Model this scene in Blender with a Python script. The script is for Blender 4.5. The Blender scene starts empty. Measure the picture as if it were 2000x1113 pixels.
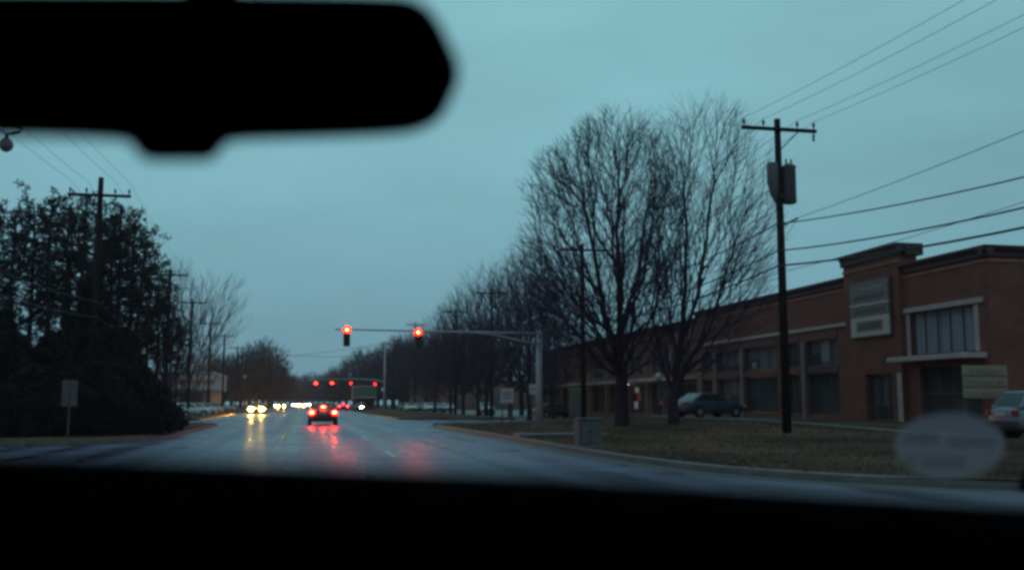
import bpy, bmesh, math, random
import numpy as np
from mathutils import Vector, Matrix

# ------------------------------------------------------------------ camera, sky, light, exposure
SC = bpy.context.scene
COL = SC.collection
R = math.radians
EYE = 1.4
FPX = 2000 * 35.0 / 36.0
VPX, VPY = 595.0, 786.0
PITCH = math.atan((VPY - 556.5) / FPX)
YAW = math.atan((1000 - VPX) / FPX * math.cos(PITCH))
FWD = Vector((math.sin(YAW) * math.cos(PITCH), math.cos(YAW) * math.cos(PITCH), math.sin(PITCH)))
RGT = Vector((math.cos(YAW), -math.sin(YAW), 0))
UPV = RGT.cross(FWD)
cd = bpy.data.cameras.new('camera')
cam = bpy.data.objects.new('camera', cd)
COL.objects.link(cam)
cam.matrix_world = Matrix(((RGT.x, UPV.x, -FWD.x, 0), (RGT.y, UPV.y, -FWD.y, 0), (RGT.z, UPV.z, -FWD.z, EYE), (0, 0, 0, 1)))
cd.lens = 35.0
cd.sensor_width = 36.0
cd.clip_start = 0.02
cd.clip_end = 5000
cd.dof.use_dof = True
cd.dof.focus_distance = 48.0
cd.dof.aperture_fstop = 2.7
SC.camera = cam

W = bpy.data.worlds.new('World')
SC.world = W
W.use_nodes = True
nt = W.node_tree
nt.nodes.clear()
wo = nt.nodes.new('ShaderNodeOutputWorld')
bg = nt.nodes.new('ShaderNodeBackground')
sky = nt.nodes.new('ShaderNodeTexSky')
sky.sky_type = 'NISHITA'
sky.sun_disc = False
SUN_EL, SUN_AZ = R(24), R(205)
sky.sun_elevation = SUN_EL
sky.sun_rotation = SUN_AZ
tc = nt.nodes.new('ShaderNodeTexCoord')
sep = nt.nodes.new('ShaderNodeSeparateXYZ')
nt.links.new(tc.outputs['Generated'], sep.inputs[0])
ramp = nt.nodes.new('ShaderNodeValToRGB')           # the even cloud deck: dimmer and bluer near the horizon
cr = ramp.color_ramp
cr.elements[0].position = 0.0
cr.elements[0].color = (0.166, 0.330, 0.425, 1)
cr.elements[1].position = 0.42
cr.elements[1].color = (0.246, 0.522, 0.572, 1)
e = cr.elements.new(0.10)
e.color = (0.190, 0.388, 0.468, 1)
e = cr.elements.new(0.24)
e.color = (0.220, 0.466, 0.530, 1)
nt.links.new(sep.outputs['Z'], ramp.inputs[0])
nz = nt.nodes.new('ShaderNodeTexNoise')
nz.inputs['Scale'].default_value = 2.2
nz.inputs['Detail'].default_value = 4
mp = nt.nodes.new('ShaderNodeMapping')
mp.inputs['Scale'].default_value = (1, 1, 3.2)
nt.links.new(tc.outputs['Generated'], mp.inputs[0])
nt.links.new(mp.outputs[0], nz.inputs[0])
mr = nt.nodes.new('ShaderNodeMapRange')
mr.inputs['To Min'].default_value = 0.68
mr.inputs['To Max'].default_value = 1.32
nt.links.new(nz.outputs[0], mr.inputs[0])
mul = nt.nodes.new('ShaderNodeVectorMath')
mul.operation = 'SCALE'
nt.links.new(ramp.outputs[0], mul.inputs[0])
nt.links.new(mr.outputs[0], mul.inputs['Scale'])
sk = nt.nodes.new('ShaderNodeVectorMath')
sk.operation = 'SCALE'
sk.inputs['Scale'].default_value = 0.05
nt.links.new(sky.outputs[0], sk.inputs[0])
mx = nt.nodes.new('ShaderNodeMix')
mx.data_type = 'RGBA'
mx.inputs['Factor'].default_value = 0.95            # a thick overcast hides nearly all of the clear sky
nt.links.new(sk.outputs[0], mx.inputs[6])
nt.links.new(mul.outputs[0], mx.inputs[7])
nt.links.new(mx.outputs[2], bg.inputs[0])
bg.inputs[1].default_value = 1.0
nt.links.new(bg.outputs[0], wo.inputs[0])

sl = bpy.data.lights.new('sun', 'SUN')
sl.energy = 0.03
sl.angle = R(40)
sl.color = (1.0, 0.82, 0.78)
so = bpy.data.objects.new('sun', sl)
COL.objects.link(so)
sd = Vector((math.sin(SUN_AZ) * math.cos(SUN_EL), math.cos(SUN_AZ) * math.cos(SUN_EL), math.sin(SUN_EL)))
so.rotation_euler = sd.to_track_quat('Z', 'Y').to_euler()
so.location = (0, 0, 60)

SC.view_settings.view_transform = 'Standard'
SC.view_settings.look = 'None'
SC.view_settings.exposure = 0.0
SC.view_settings.gamma = 1.0
SC.render.engine = 'CYCLES'
SC.cycles.use_denoising = True
SC.cycles.pixel_filter_type = 'GAUSSIAN'            # the softness of an old film stock
SC.cycles.filter_width = 3.6
SC.cycles.max_bounces = 6
SC.cycles.diffuse_bounces = 2
SC.cycles.glossy_bounces = 3
SC.cycles.transparent_max_bounces = 16
SC.cycles.sample_clamp_indirect = 4.0
SC.cycles.caustics_reflective = False
SC.cycles.caustics_refractive = False


# ------------------------------------------------------------------ helpers
def ray(px, py):
    return FWD + RGT * ((px - 1000) / FPX) + UPV * ((556.5 - py) / FPX)


def at(px, py, Y):
    d = ray(px, py)
    t = Y / d.y
    return Vector((d.x * t, Y, EYE + d.z * t))


def xat(px, Y):
    return at(px, VPY, Y).x


MATS = {}


def pmat(name, col, rough=0.75, var=0.25, scale=3.0, bump=0.0, bscale=20.0, metal=0.0, spec=0.4, stretch=(1, 1, 1)):
    if name in MATS:
        return MATS[name]
    m = bpy.data.materials.new(name)
    m.use_nodes = True
    n, l = m.node_tree.nodes, m.node_tree.links
    b = n['Principled BSDF']
    b.inputs['Roughness'].default_value = rough
    b.inputs['Metallic'].default_value = metal
    b.inputs['Specular IOR Level'].default_value = spec
    t = n.new('ShaderNodeTexCoord')
    mpp = n.new('ShaderNodeMapping')
    mpp.inputs['Scale'].default_value = stretch
    l.new(t.outputs['Object'], mpp.inputs[0])
    ns = n.new('ShaderNodeTexNoise')
    ns.inputs['Scale'].default_value = scale
    ns.inputs['Detail'].default_value = 6
    ns.inputs['Roughness'].default_value = 0.6
    l.new(mpp.outputs[0], ns.inputs[0])
    r = n.new('ShaderNodeValToRGB')
    r.color_ramp.elements[0].position = 0.3
    r.color_ramp.elements[1].position = 0.7
    r.color_ramp.elements[0].color = tuple(max(0, c * (1 - var)) for c in col) + (1,)
    r.color_ramp.elements[1].color = tuple(min(1, c * (1 + var)) for c in col) + (1,)
    l.new(ns.outputs[0], r.inputs[0])
    l.new(r.outputs[0], b.inputs['Base Color'])
    if bump > 0:
        n2 = n.new('ShaderNodeTexNoise')
        n2.inputs['Scale'].default_value = bscale
        n2.inputs['Detail'].default_value = 4
        l.new(mpp.outputs[0], n2.inputs[0])
        bp = n.new('ShaderNodeBump')
        bp.inputs['Strength'].default_value = bump
        bp.inputs['Distance'].default_value = 0.03
        l.new(n2.outputs[0], bp.inputs['Height'])
        l.new(bp.outputs[0], b.inputs['Normal'])
    MATS[name] = m
    return m


def emat(name, col, strength):
    if name in MATS:
        return MATS[name]
    m = bpy.data.materials.new(name)
    m.use_nodes = True
    n, l = m.node_tree.nodes, m.node_tree.links
    n.clear()
    o = n.new('ShaderNodeOutputMaterial')
    em = n.new('ShaderNodeEmission')
    em.inputs[0].default_value = tuple(col) + (1,)
    em.inputs[1].default_value = strength
    l.new(em.outputs[0], o.inputs[0])
    MATS[name] = m
    return m


def clearmat(name, transp=0.8, col=(0.9, 0.95, 1.0), rough=0.05):
    """thin pane: part see-through, part mirror-like"""
    if name in MATS:
        return MATS[name]
    m = bpy.data.materials.new(name)
    m.use_nodes = True
    n, l = m.node_tree.nodes, m.node_tree.links
    n.clear()
    o = n.new('ShaderNodeOutputMaterial')
    a = n.new('ShaderNodeBsdfTransparent')
    a.inputs[0].default_value = tuple(col) + (1,)
    g = n.new('ShaderNodeBsdfGlossy')
    g.inputs['Roughness'].default_value = rough
    ms = n.new('ShaderNodeMixShader')
    ms.inputs[0].default_value = 1 - transp
    l.new(a.outputs[0], ms.inputs[1])
    l.new(g.outputs[0], ms.inputs[2])
    l.new(ms.outputs[0], o.inputs[0])
    MATS[name] = m
    return m


def brickmat(name, c1, c2, mortar):
    if name in MATS:
        return MATS[name]
    m = bpy.data.materials.new(name)
    m.use_nodes = True
    n, l = m.node_tree.nodes, m.node_tree.links
    b = n['Principled BSDF']
    b.inputs['Roughness'].default_value = 0.85
    b.inputs['Specular IOR Level'].default_value = 0.25
    t = n.new('ShaderNodeTexCoord')
    s = n.new('ShaderNodeSeparateXYZ')
    l.new(t.outputs['Object'], s.inputs[0])
    ad = n.new('ShaderNodeMath')
    l.new(s.outputs[0], ad.inputs[0])
    l.new(s.outputs[1], ad.inputs[1])
    c = n.new('ShaderNodeCombineXYZ')
    l.new(ad.outputs[0], c.inputs[0])
    l.new(s.outputs[2], c.inputs[1])
    br = n.new('ShaderNodeTexBrick')
    br.inputs['Scale'].default_value = 1.0
    br.inputs['Brick Width'].default_value = 0.21
    br.inputs['Row Height'].default_value = 0.075
    br.inputs['Mortar Size'].default_value = 0.008
    br.inputs['Color1'].default_value = tuple(c1) + (1,)
    br.inputs['Color2'].default_value = tuple(c2) + (1,)
    br.inputs['Mortar'].default_value = tuple(mortar) + (1,)
    l.new(c.outputs[0], br.inputs['Vector'])
    ns = n.new('ShaderNodeTexNoise')
    ns.inputs['Scale'].default_value = 0.7
    ns.inputs['Detail'].default_value = 6
    l.new(t.outputs['Object'], ns.inputs[0])
    mrr = n.new('ShaderNodeMapRange')
    mrr.inputs['To Min'].default_value = 0.45
    mrr.inputs['To Max'].default_value = 1.5
    l.new(ns.outputs[0], mrr.inputs[0])
    vm = n.new('ShaderNodeVectorMath')
    vm.operation = 'SCALE'
    l.new(br.outputs[0], vm.inputs[0])
    l.new(mrr.outputs[0], vm.inputs['Scale'])
    l.new(vm.outputs[0], b.inputs['Base Color'])
    bp = n.new('ShaderNodeBump')
    bp.inputs['Strength'].default_value = 0.4
    bp.inputs['Distance'].default_value = 0.01
    l.new(br.outputs['Fac'], bp.inputs['Height'])
    bp.invert = True
    l.new(bp.outputs[0], b.inputs['Normal'])
    MATS[name] = m
    return m


class MB:
    def __init__(s):
        s.v, s.f = [], []

    def box(s, x0, x1, y0, y1, z0, z1):
        b = len(s.v)
        s.v += [(x0, y0, z0), (x1, y0, z0), (x1, y1, z0), (x0, y1, z0), (x0, y0, z1), (x1, y0, z1), (x1, y1, z1), (x0, y1, z1)]
        s.f += [tuple(b + i for i in q) for q in ((3, 2, 1, 0), (4, 5, 6, 7), (0, 1, 5, 4), (1, 2, 6, 5), (2, 3, 7, 6), (3, 0, 4, 7))]
        return s

    def poly(s, pts):
        b = len(s.v)
        s.v += [tuple(p) for p in pts]
        s.f.append(tuple(range(b, b + len(pts))))
        return s

    def tube(s, pts, rad, n=8, cap=True):
        pts = [Vector(p) for p in pts]
        if not isinstance(rad, (list, tuple)):
            rad = [rad] * len(pts)
        b = len(s.v)
        ref = None
        for i, p in enumerate(pts):
            d = (pts[min(i + 1, len(pts) - 1)] - pts[max(i - 1, 0)]).normalized()
            if ref is None:
                ref = Vector((0, 0, 1)) if abs(d.z) < 0.9 else Vector((1, 0, 0))
            u = d.cross(ref).normalized()
            w = d.cross(u).normalized()
            ref = -w if False else ref
            for k in range(n):
                a = 2 * math.pi * k / n
                s.v.append(tuple(p + (u * math.cos(a) + w * math.sin(a)) * rad[i]))
        for i in range(len(pts) - 1):
            for k in range(n):
                k2 = (k + 1) % n
                s.f.append((b + i * n + k, b + i * n + k2, b + (i + 1) * n + k2, b + (i + 1) * n + k))
        if cap:
            s.f.append(tuple(b + k for k in reversed(range(n))))
            e = b + (len(pts) - 1) * n
            s.f.append(tuple(e + k for k in range(n)))
        return s

    def prism(s, poly, fn, d0, d1):
        """poly: 2-d outline; fn(a, b, d) -> point"""
        b = len(s.v)
        n = len(poly)
        for d in (d0, d1):
            s.v += [tuple(fn(a, c, d)) for a, c in poly]
        s.f.append(tuple(b + i for i in reversed(range(n))))
        s.f.append(tuple(b + n + i for i in range(n)))
        for i in range(n):
            j = (i + 1) % n
            s.f.append((b + i, b + j, b + n + j, b + n + i))
        return s

    def lathe(s, prof, c=(0, 0, 0), n=14):
        b = len(s.v)
        for r, z in prof:
            for k in range(n):
                a = 2 * math.pi * k / n
                s.v.append((c[0] + r * math.cos(a), c[1] + r * math.sin(a), c[2] + z))
        for i in range(len(prof) - 1):
            for k in range(n):
                k2 = (k + 1) % n
                s.f.append((b + i * n + k, b + i * n + k2, b + (i + 1) * n + k2, b + (i + 1) * n + k))
        s.f.append(tuple(b + k for k in reversed(range(n))))
        e = b + (len(prof) - 1) * n
        s.f.append(tuple(e + k for k in range(n)))
        return s

    def mesh(s, name, off=(0, 0, 0)):
        me = bpy.data.meshes.new(name)
        me.from_pydata([(x - off[0], y - off[1], z - off[2]) for x, y, z in s.v], [], s.f)
        me.update()
        return me

    def build(s, name, mat, parent=None, smooth=False, bevel=0.0, world=True, sub=0):
        """world: the vertices are world coordinates and the parent has no rotation"""
        off = parent_off(parent) if (world and parent) else (0, 0, 0)
        me = s.mesh(name, off)
        return link(name, me, mat, parent, smooth, bevel, sub)


def parent_off(p):
    o = Vector((0, 0, 0))
    while p:
        o += p.location
        p = p.parent
    return o


def link(name, me, mat, parent=None, smooth=False, bevel=0.0, sub=0):
    o = bpy.data.objects.new(name, me)
    COL.objects.link(o)
    if mat is not None and not me.materials:
        me.materials.append(mat)
    if parent:
        o.parent = parent
    if smooth:
        me.polygons.foreach_set('use_smooth', [True] * len(me.polygons))
    if bevel > 0:
        md = o.modifiers.new('bevel', 'BEVEL')
        md.width = bevel
        md.segments = 2
        md.limit_method = 'ANGLE'
    if sub:
        md = o.modifiers.new('sub', 'SUBSURF')
        md.levels = md.render_levels = sub
    return o


def tag(o, label=None, cat=None, group=None, kind=None):
    if label:
        o['label'] = label
    if cat:
        o['category'] = cat
    if group:
        o['group'] = group
    if kind:
        o['kind'] = kind
    return o


def thing(name, label, cat, loc=(0, 0, 0), rz=0.0, group=None):
    o = bpy.data.objects.new(name, None)
    COL.objects.link(o)
    o.empty_display_size = 0.2
    o.location = loc
    o.rotation_euler = (0, 0, rz)
    return tag(o, label, cat, group)


def npmesh(name, V, F, mats, mi=None):
    """fast mesh from numpy; F (k, m) with equal sized faces"""
    me = bpy.data.meshes.new(name)
    k, m = F.shape
    me.vertices.add(len(V))
    me.vertices.foreach_set('co', np.ascontiguousarray(V, dtype=np.float32).ravel())
    me.loops.add(k * m)
    me.loops.foreach_set('vertex_index', np.ascontiguousarray(F, dtype=np.int32).ravel())
    me.polygons.add(k)
    me.polygons.foreach_set('loop_start', np.arange(0, k * m, m, dtype=np.int32))
    me.polygons.foreach_set('loop_total', np.full(k, m, dtype=np.int32))
    for x in mats:
        me.materials.append(x)
    if mi is not None:
        me.polygons.foreach_set('material_index', np.ascontiguousarray(mi, dtype=np.int32))
    me.update(calc_edges=True)
    return me


def sstep(a, b, x):
    t = min(1, max(0, (x - a) / (b - a)))
    return t * t * (3 - 2 * t)


def dusty(name, fac):
    """old dusty pane: mostly see-through with a dull film"""
    m = bpy.data.materials.new(name)
    m.use_nodes = True
    n, l = m.node_tree.nodes, m.node_tree.links
    n.clear()
    o = n.new('ShaderNodeOutputMaterial')
    a = n.new('ShaderNodeBsdfTransparent')
    a.inputs[0].default_value = (.86, .88, .90, 1)
    d = n.new('ShaderNodeBsdfDiffuse')
    d.inputs[0].default_value = (.46, .36, .42, 1)
    t = n.new('ShaderNodeTexCoord')
    ns = n.new('ShaderNodeTexNoise')
    ns.inputs['Scale'].default_value = 1.3
    ns.inputs['Detail'].default_value = 5
    l.new(t.outputs['Object'], ns.inputs[0])
    r = n.new('ShaderNodeMapRange')
    r.inputs['To Min'].default_value = 0
    r.inputs['To Max'].default_value = fac * 2
    l.new(ns.outputs[0], r.inputs[0])
    ms = n.new('ShaderNodeMixShader')
    l.new(r.outputs[0], ms.inputs[0])
    l.new(a.outputs[0], ms.inputs[1])
    l.new(d.outputs[0], ms.inputs[2])
    l.new(ms.outputs[0], o.inputs[0])
    return m


# ------------------------------------------------------------------ materials
def road_material():
    m = bpy.data.materials.new('wet_asphalt')
    m.use_nodes = True
    n, l = m.node_tree.nodes, m.node_tree.links
    b = n['Principled BSDF']
    b.inputs['Specular IOR Level'].default_value = 0.75
    t = n.new('ShaderNodeTexCoord')
    mpp = n.new('ShaderNodeMapping')
    mpp.inputs['Scale'].default_value = (1.1, 0.035, 1)
    l.new(t.outputs['Object'], mpp.inputs[0])
    a = n.new('ShaderNodeTexNoise')               # long streaks worn along the lanes
    a.inputs['Scale'].default_value = 1.0
    a.inputs['Detail'].default_value = 5
    l.new(mpp.outputs[0], a.inputs[0])
    c = n.new('ShaderNodeTexNoise')               # blotches
    c.inputs['Scale'].default_value = 0.45
    c.inputs['Detail'].default_value = 6
    l.new(t.outputs['Object'], c.inputs[0])
    mm = n.new('ShaderNodeMath')
    mm.operation = 'ADD'
    l.new(a.outputs[0], mm.inputs[0])
    l.new(c.outputs[0], mm.inputs[1])
    sx_ = n.new('ShaderNodeSeparateXYZ')          # wheel tracks of each lane
    l.new(t.outputs['Object'], sx_.inputs[0])
    w1 = n.new('ShaderNodeMath')
    w1.operation = 'MULTIPLY_ADD'
    w1.inputs[1].default_value = 2 * math.pi / 1.62
    w1.inputs[2].default_value = .6
    l.new(sx_.outputs[0], w1.inputs[0])
    w2 = n.new('ShaderNodeMath')
    w2.operation = 'SINE'
    l.new(w1.outputs[0], w2.inputs[0])
    w3 = n.new('ShaderNodeMath')
    w3.operation = 'MULTIPLY_ADD'
    w3.inputs[1].default_value = .13
    l.new(w2.outputs[0], w3.inputs[0])
    l.new(mm.outputs[0], w3.inputs[2])
    mm = w3
    mr1 = n.new('ShaderNodeMapRange')
    mr1.inputs['From Min'].default_value = 0.75
    mr1.inputs['From Max'].default_value = 1.25
    mr1.inputs['To Min'].default_value = 0.24
    mr1.inputs['To Max'].default_value = 0.50
    l.new(mm.outputs[0], mr1.inputs[0])
    l.new(mr1.outputs[0], b.inputs['Roughness'])
    r = n.new('ShaderNodeValToRGB')
    r.color_ramp.elements[0].position = 0.35
    r.color_ramp.elements[1].position = 0.65
    r.color_ramp.elements[0].color = (0.050, 0.036, 0.066, 1)
    r.color_ramp.elements[1].color = (0.150, 0.11, 0.185, 1)
    hf = n.new('ShaderNodeMath')
    hf.operation = 'MULTIPLY'
    hf.inputs[1].default_value = .5
    l.new(mm.outputs[0], hf.inputs[0])
    l.new(hf.outputs[0], r.inputs[0])
    l.new(r.outputs[0], b.inputs['Base Color'])
    b.inputs['Specular Tint'].default_value = (0.72, 0.67, 1.0, 1)
    g = n.new('ShaderNodeTexNoise')
    g.inputs['Scale'].default_value = 55
    g.inputs['Detail'].default_value = 3
    l.new(t.outputs['Object'], g.inputs[0])
    g2 = n.new('ShaderNodeTexNoise')
    g2.inputs['Scale'].default_value = 1.3
    g2.inputs['Detail'].default_value = 3
    l.new(t.outputs['Object'], g2.inputs[0])
    ad = n.new('ShaderNodeMath')
    ad.operation = 'MULTIPLY_ADD'
    ad.inputs[1].default_value = 0.8
    l.new(g2.outputs[0], ad.inputs[0])
    l.new(g.outputs[0], ad.inputs[2])
    bp = n.new('ShaderNodeBump')
    bp.inputs['Strength'].default_value = 0.25
    bp.inputs['Distance'].default_value = 0.006
    l.new(ad.outputs[0], bp.inputs['Height'])
    l.new(bp.outputs[0], b.inputs['Normal'])
    MATS['wet_asphalt'] = m
    return m


M_ROAD = road_material()
M_GRASS = pmat('dead_grass', (0.082, 0.038, 0.026), 0.95, 0.9, 0.30, 0.9, 7, spec=0.1, stretch=(1, .55, 1))
M_BLADE = pmat('grass_blade', (0.085, 0.044, 0.028), 0.9, 0.5, 2.0, spec=0.15)
M_DIRT = pmat('far_ground', (0.07, 0.05, 0.04), 0.95, 0.4, 0.2, spec=0.1)
M_CONC = pmat('damp_concrete', (0.13, 0.088, 0.095), 0.6, 0.25, 2.0, 0.2, 30)
M_YEL = pmat('worn_yellow_paint', (0.32, 0.18, 0.03), 0.45, 0.6, 3.0)
M_WHT = pmat('worn_white_paint', (0.50, 0.42, 0.42), 0.45, 0.55, 3.0)
M_LOT = pmat('lot_asphalt', (0.075, 0.055, 0.055), 0.5, 0.35, 0.6, 0.2, 40)
M_BARK = pmat('bark', (0.042, 0.019, 0.030), 0.95, 0.4, 6, 0.6, 14, spec=0.1, stretch=(1, 1, 0.3))
M_TWIG = pmat('twig_bark', (0.050, 0.024, 0.050), 0.95, 0.3, 4, spec=0.1)
M_NEED = pmat('pine_needles', (0.030, 0.019, 0.022), 0.9, 0.5, 1.2, spec=0.1)
M_LEAF = pmat('evergreen_leaves', (0.026, 0.016, 0.018), 0.9, 0.5, 1.2, spec=0.1)
M_POLE = pmat('creosote_pole', (0.018, 0.006, 0.008), 0.9, 0.35, 5, 0.4, 30, spec=0.15, stretch=(1, 1, 0.15))
M_WIRE = pmat('wire', (0.035, 0.022, 0.03), 0.8, 0.1, 2)
M_GALV = pmat('galvanised_steel', (0.36, 0.27, 0.31), 0.55, 0.18, 2.5, 0.1, 30, spec=0.5)
M_TRAFO = pmat('transformer_paint', (0.085, 0.06, 0.072), 0.6, 0.3, 4)
M_CERAM = pmat('insulator', (0.12, 0.08, 0.09), 0.4, 0.2, 4)
M_BRICK = brickmat('red_brick', (0.205, 0.054, 0.040), (0.14, 0.036, 0.029), (0.16, 0.066, 0.056))
M_TANB = brickmat('tan_brick', (0.22, 0.078, 0.056), (0.17, 0.060, 0.045), (0.19, 0.09, 0.075))
M_CORN = pmat('dark_cornice', (0.048, 0.010, 0.020), 0.6, 0.3, 2)
M_COURSE = pmat('pale_brick_course', (0.27, 0.095, 0.075), 0.85, 0.25, 3)
M_STONE = pmat('pale_stone', (0.40, 0.26, 0.265), 0.7, 0.18, 1.5, 0.1, 20)
M_COLUMN = pmat('grey_column', (0.15, 0.10, 0.112), 0.7, 0.25, 1.5, 0.1, 20)
M_FRAME = pmat('dark_frame', (0.06, 0.035, 0.036), 0.5, 0.2, 4)
M_MAROON = pmat('maroon_panel', (0.075, 0.012, 0.015), 0.6, 0.3, 3)
M_ROOM = pmat('dim_interior', (0.035, 0.022, 0.026), 0.9, 0.5, 1.0)
M_CURT = pmat('grey_drapes', (0.44, 0.35, 0.35), 0.9, 0.25, 3.0, stretch=(1, 6, 0.3))
M_GLASS = dusty('dusty_shop_glass', 0.06)
M_TAR = pmat('tar_roof', (0.05, 0.04, 0.045), 0.9, 0.2, 2)
M_SIGNP = pmat('sign_pale', (0.42, 0.32, 0.32), 0.5, 0.12, 3)
M_SIGNM = pmat('sign_mid', (0.14, 0.092, 0.10), 0.5, 0.2, 4)
M_SIGND = pmat('sign_dark', (0.05, 0.03, 0.036), 0.5, 0.2, 4)
M_PLATE = pmat('dull_sign_back', (0.085, 0.058, 0.062), .6, .25, 5)
M_CREAM = pmat('cream_board', (0.25, 0.16, 0.108), 0.6, 0.2, 4)
M_GREEN = pmat('green_paint', (0.05, 0.19, 0.10), 0.5, 0.25, 3)
M_DKGREEN = pmat('dull_green_fascia', (0.075, 0.10, 0.075), 0.6, 0.3, 2)
M_RED = pmat('red_paint', (0.5, 0.02, 0.02), 0.5, 0.2, 3)
M_WHITE = pmat('white_paint', (0.75, 0.62, 0.62), 0.5, 0.1, 3)
M_TYRE = pmat('tyre_rubber', (0.02, 0.015, 0.016), 0.85, 0.2, 8)
M_HUB = pmat('hubcap', (0.45, 0.38, 0.38), 0.35, 0.2, 6, metal=0.6)
M_CGLASS = pmat('car_glass', (0.03, 0.025, 0.03), 0.12, 0.1, 2, spec=0.6)
M_TRIM = pmat('black_trim', (0.03, 0.022, 0.024), 0.6, 0.2, 5)
M_DLENS = pmat('dark_red_lens', (0.16, 0.008, 0.01), 0.25, 0.1, 5)
M_CLENS = pmat('clear_lens', (0.5, 0.45, 0.42), 0.2, 0.1, 5)
M_OFF = pmat('unlit_lens', (0.03, 0.012, 0.01), 0.4, 0.1, 5)
M_HOUSE = pmat('signal_housing', (0.06, 0.022, 0.010), 0.6, 0.15, 5)
M_CABIN = pmat('cabin_black', (0.004, 0.003, 0.0035), 1.0, 0.2, 6, spec=0.0)
E_SIG = emat('lit_red_signal', (1.0, 0.0007, 0.0004), 190)
E_HOT = emat('signal_hot_spot', (1.0, 0.045, 0.009), 150)
E_SIGF = emat('lit_red_signal_far', (1.0, 0.006, 0.002), 230)
E_SIGD = emat('lit_red_signal_dim', (1.0, 0.01, 0.01), 26)
E_TAIL = emat('lit_tail_lamp', (1.0, 0.0012, 0.0008), 230)
E_TAILH = emat('tail_lamp_hot_spot', (1.0, 0.05, 0.012), 300)
E_TAILD = emat('lit_tail_lamp_dim', (1.0, 0.03, 0.06), 30)
E_HEADY = emat('lit_yellow_headlamp', (1.0, 0.52, 0.05), 2800)
E_HEADO = emat('lit_amber_headlamp', (1.0, 0.42, 0.05), 1700)
E_HEADW = emat('lit_white_headlamp', (1.0, 0.80, 0.55), 700)
E_HEADS = emat('lit_faint_headlamp', (1.0, 0.85, 0.65), 260)
E_SHOP = emat('lit_shop_lamp', (0.8, 1.0, 0.85), 4)


# ------------------------------------------------------------------ the setting
def rise(x, y=60.0):
    return 0.13 + 0.42 * sstep(9.0, 20.0, x) * (.4 + .6 * sstep(26, 44, y))


g = MB().box(-500, 500, -60, 700, -1.0, -0.10)
tag(g.build('ground', M_DIRT), 'brown open ground reaching to the horizon', kind='structure')
road = MB()
for y0, y1 in ((-40, 12), (12, 120), (120, 460)):
    road.poly([(-8.2, y0, 0), (8.0 if y0 > 0 else 60, y0, 0), (8.0 if y0 > 0 else 60, y1, 0), (-8.2, y1, 0)])
road.poly([(8.0, 12, 0), (26, 12, 0), (12, 20, 0), (8, 28, 0)])
road.poly([(-90, -10, 0), (-8.2, -10, 0), (-8.2, 34.6, 0), (-90, 34.6, 0)])
road.poly([(8.0, 61, 0), (70, 61, 0), (70, 82, 0), (8.0, 82, 0)])
road.poly([(-70, 66, 0), (-8.2, 66, 0), (-8.2, 82, 0), (-70, 82, 0)])
o = road.build('road', M_ROAD)
tag(o, 'wet dark asphalt road with a side street', kind='structure')
lot = MB().poly([(-70, 82, -.02), (-12.6, 82, -.02), (-12.6, 190, -.02), (-70, 190, -.02)])
tag(lot.build('parking_lot', M_LOT), 'asphalt parking lot behind the roadside poles', kind='structure')
lot = MB().poly([(17.5, 82, -.02), (60, 82, -.02), (60, 200, -.02), (17.5, 200, -.02)])
tag(lot.build('parking_lot', M_LOT), 'asphalt parking lot beyond the driveway', kind='structure')

# kerb lines (x, y)
KR = [(60, 11.5), (24, 11.6), (16, 12.3), (12, 13.9), (9.6, 16.0), (8.3, 18.5), (7.75, 21.5), (7.5, 26), (7.5, 40), (7.4, 56), (7.9, 59.2), (9.2, 60.6), (12, 61), (60, 61)]
KL = [(-80, 34.8), (-16, 34.8), (-9, 35.0), (-6.6, 36.2), (-5.6, 38.5), (-5.3, 43), (-5.3, 62), (-5.8, 65), (-7.5, 66.2), (-14, 66.4), (-70, 66.4)]


def smooth_line(pts, k=4):
    out = []
    P = [Vector((a, b, 0)) for a, b in pts]
    for i in range(len(P) - 1):
        p0, p1, p2, p3 = P[max(i - 1, 0)], P[i], P[i + 1], P[min(i + 2, len(P) - 1)]
        for j in range(k):
            t = j / k
            q = 0.5 * ((2 * p1) + (p2 - p0) * t + (2 * p0 - 5 * p1 + 4 * p2 - p3) * t * t + (3 * p1 - p0 - 3 * p2 + p3) * t ** 3)
            if (p2 - p1).length > 15:
                q = p1.lerp(p2, t)
            out.append((q.x, q.y))
    out.append(pts[-1])
    return out


def strip(line, sect, closed=True):
    """sweep a section [(offset to the inner side, z)] along a line"""
    m = MB()
    n = len(line)
    k = len(sect)
    for i in range(n):
        a = Vector(line[max(i - 1, 0)])
        b = Vector(line[min(i + 1, n - 1)])
        d = (b - a).normalized()
        nn = Vector((d.y, -d.x))
        for off, z in sect:
            m.v.append((line[i][0] + nn.x * off, line[i][1] + nn.y * off, z))
    for i in range(n - 1):
        for j in range(k if closed else k - 1):
            j2 = (j + 1) % k
            m.f.append((i * k + j, i * k + j2, (i + 1) * k + j2, (i + 1) * k + j))
    return m


LR = smooth_line(KR)
LL = smooth_line(KL)
for ln, lab in ((LR, 'concrete kerb along the grass verge with the leafless trees'), (LL, 'concrete kerb round the grass corner with the pines')):
    tag(strip(ln, [(0, -0.09), (0, 0.13), (0.16, 0.15), (0.18, -0.09)]).build('kerb', M_CONC), lab, kind='structure')
    tag(strip(ln, [(-0.55, 0.006), (0.0, 0.012), (0.0, -0.05), (-0.55, -0.05)]).build('gutter', M_LOT), 'gutter pan along the kerb', kind='structure')
for x, y0, y1, lab in ((7.6, 82, 420, 'far straight kerb beyond the driveway'), (-8.1, 82, 420, 'far straight kerb in front of the car lot')):
    tag(MB().box(x - .09, x + .09, y0, y1, -.09, .12).build('kerb', M_CONC), lab, kind='structure')


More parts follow.
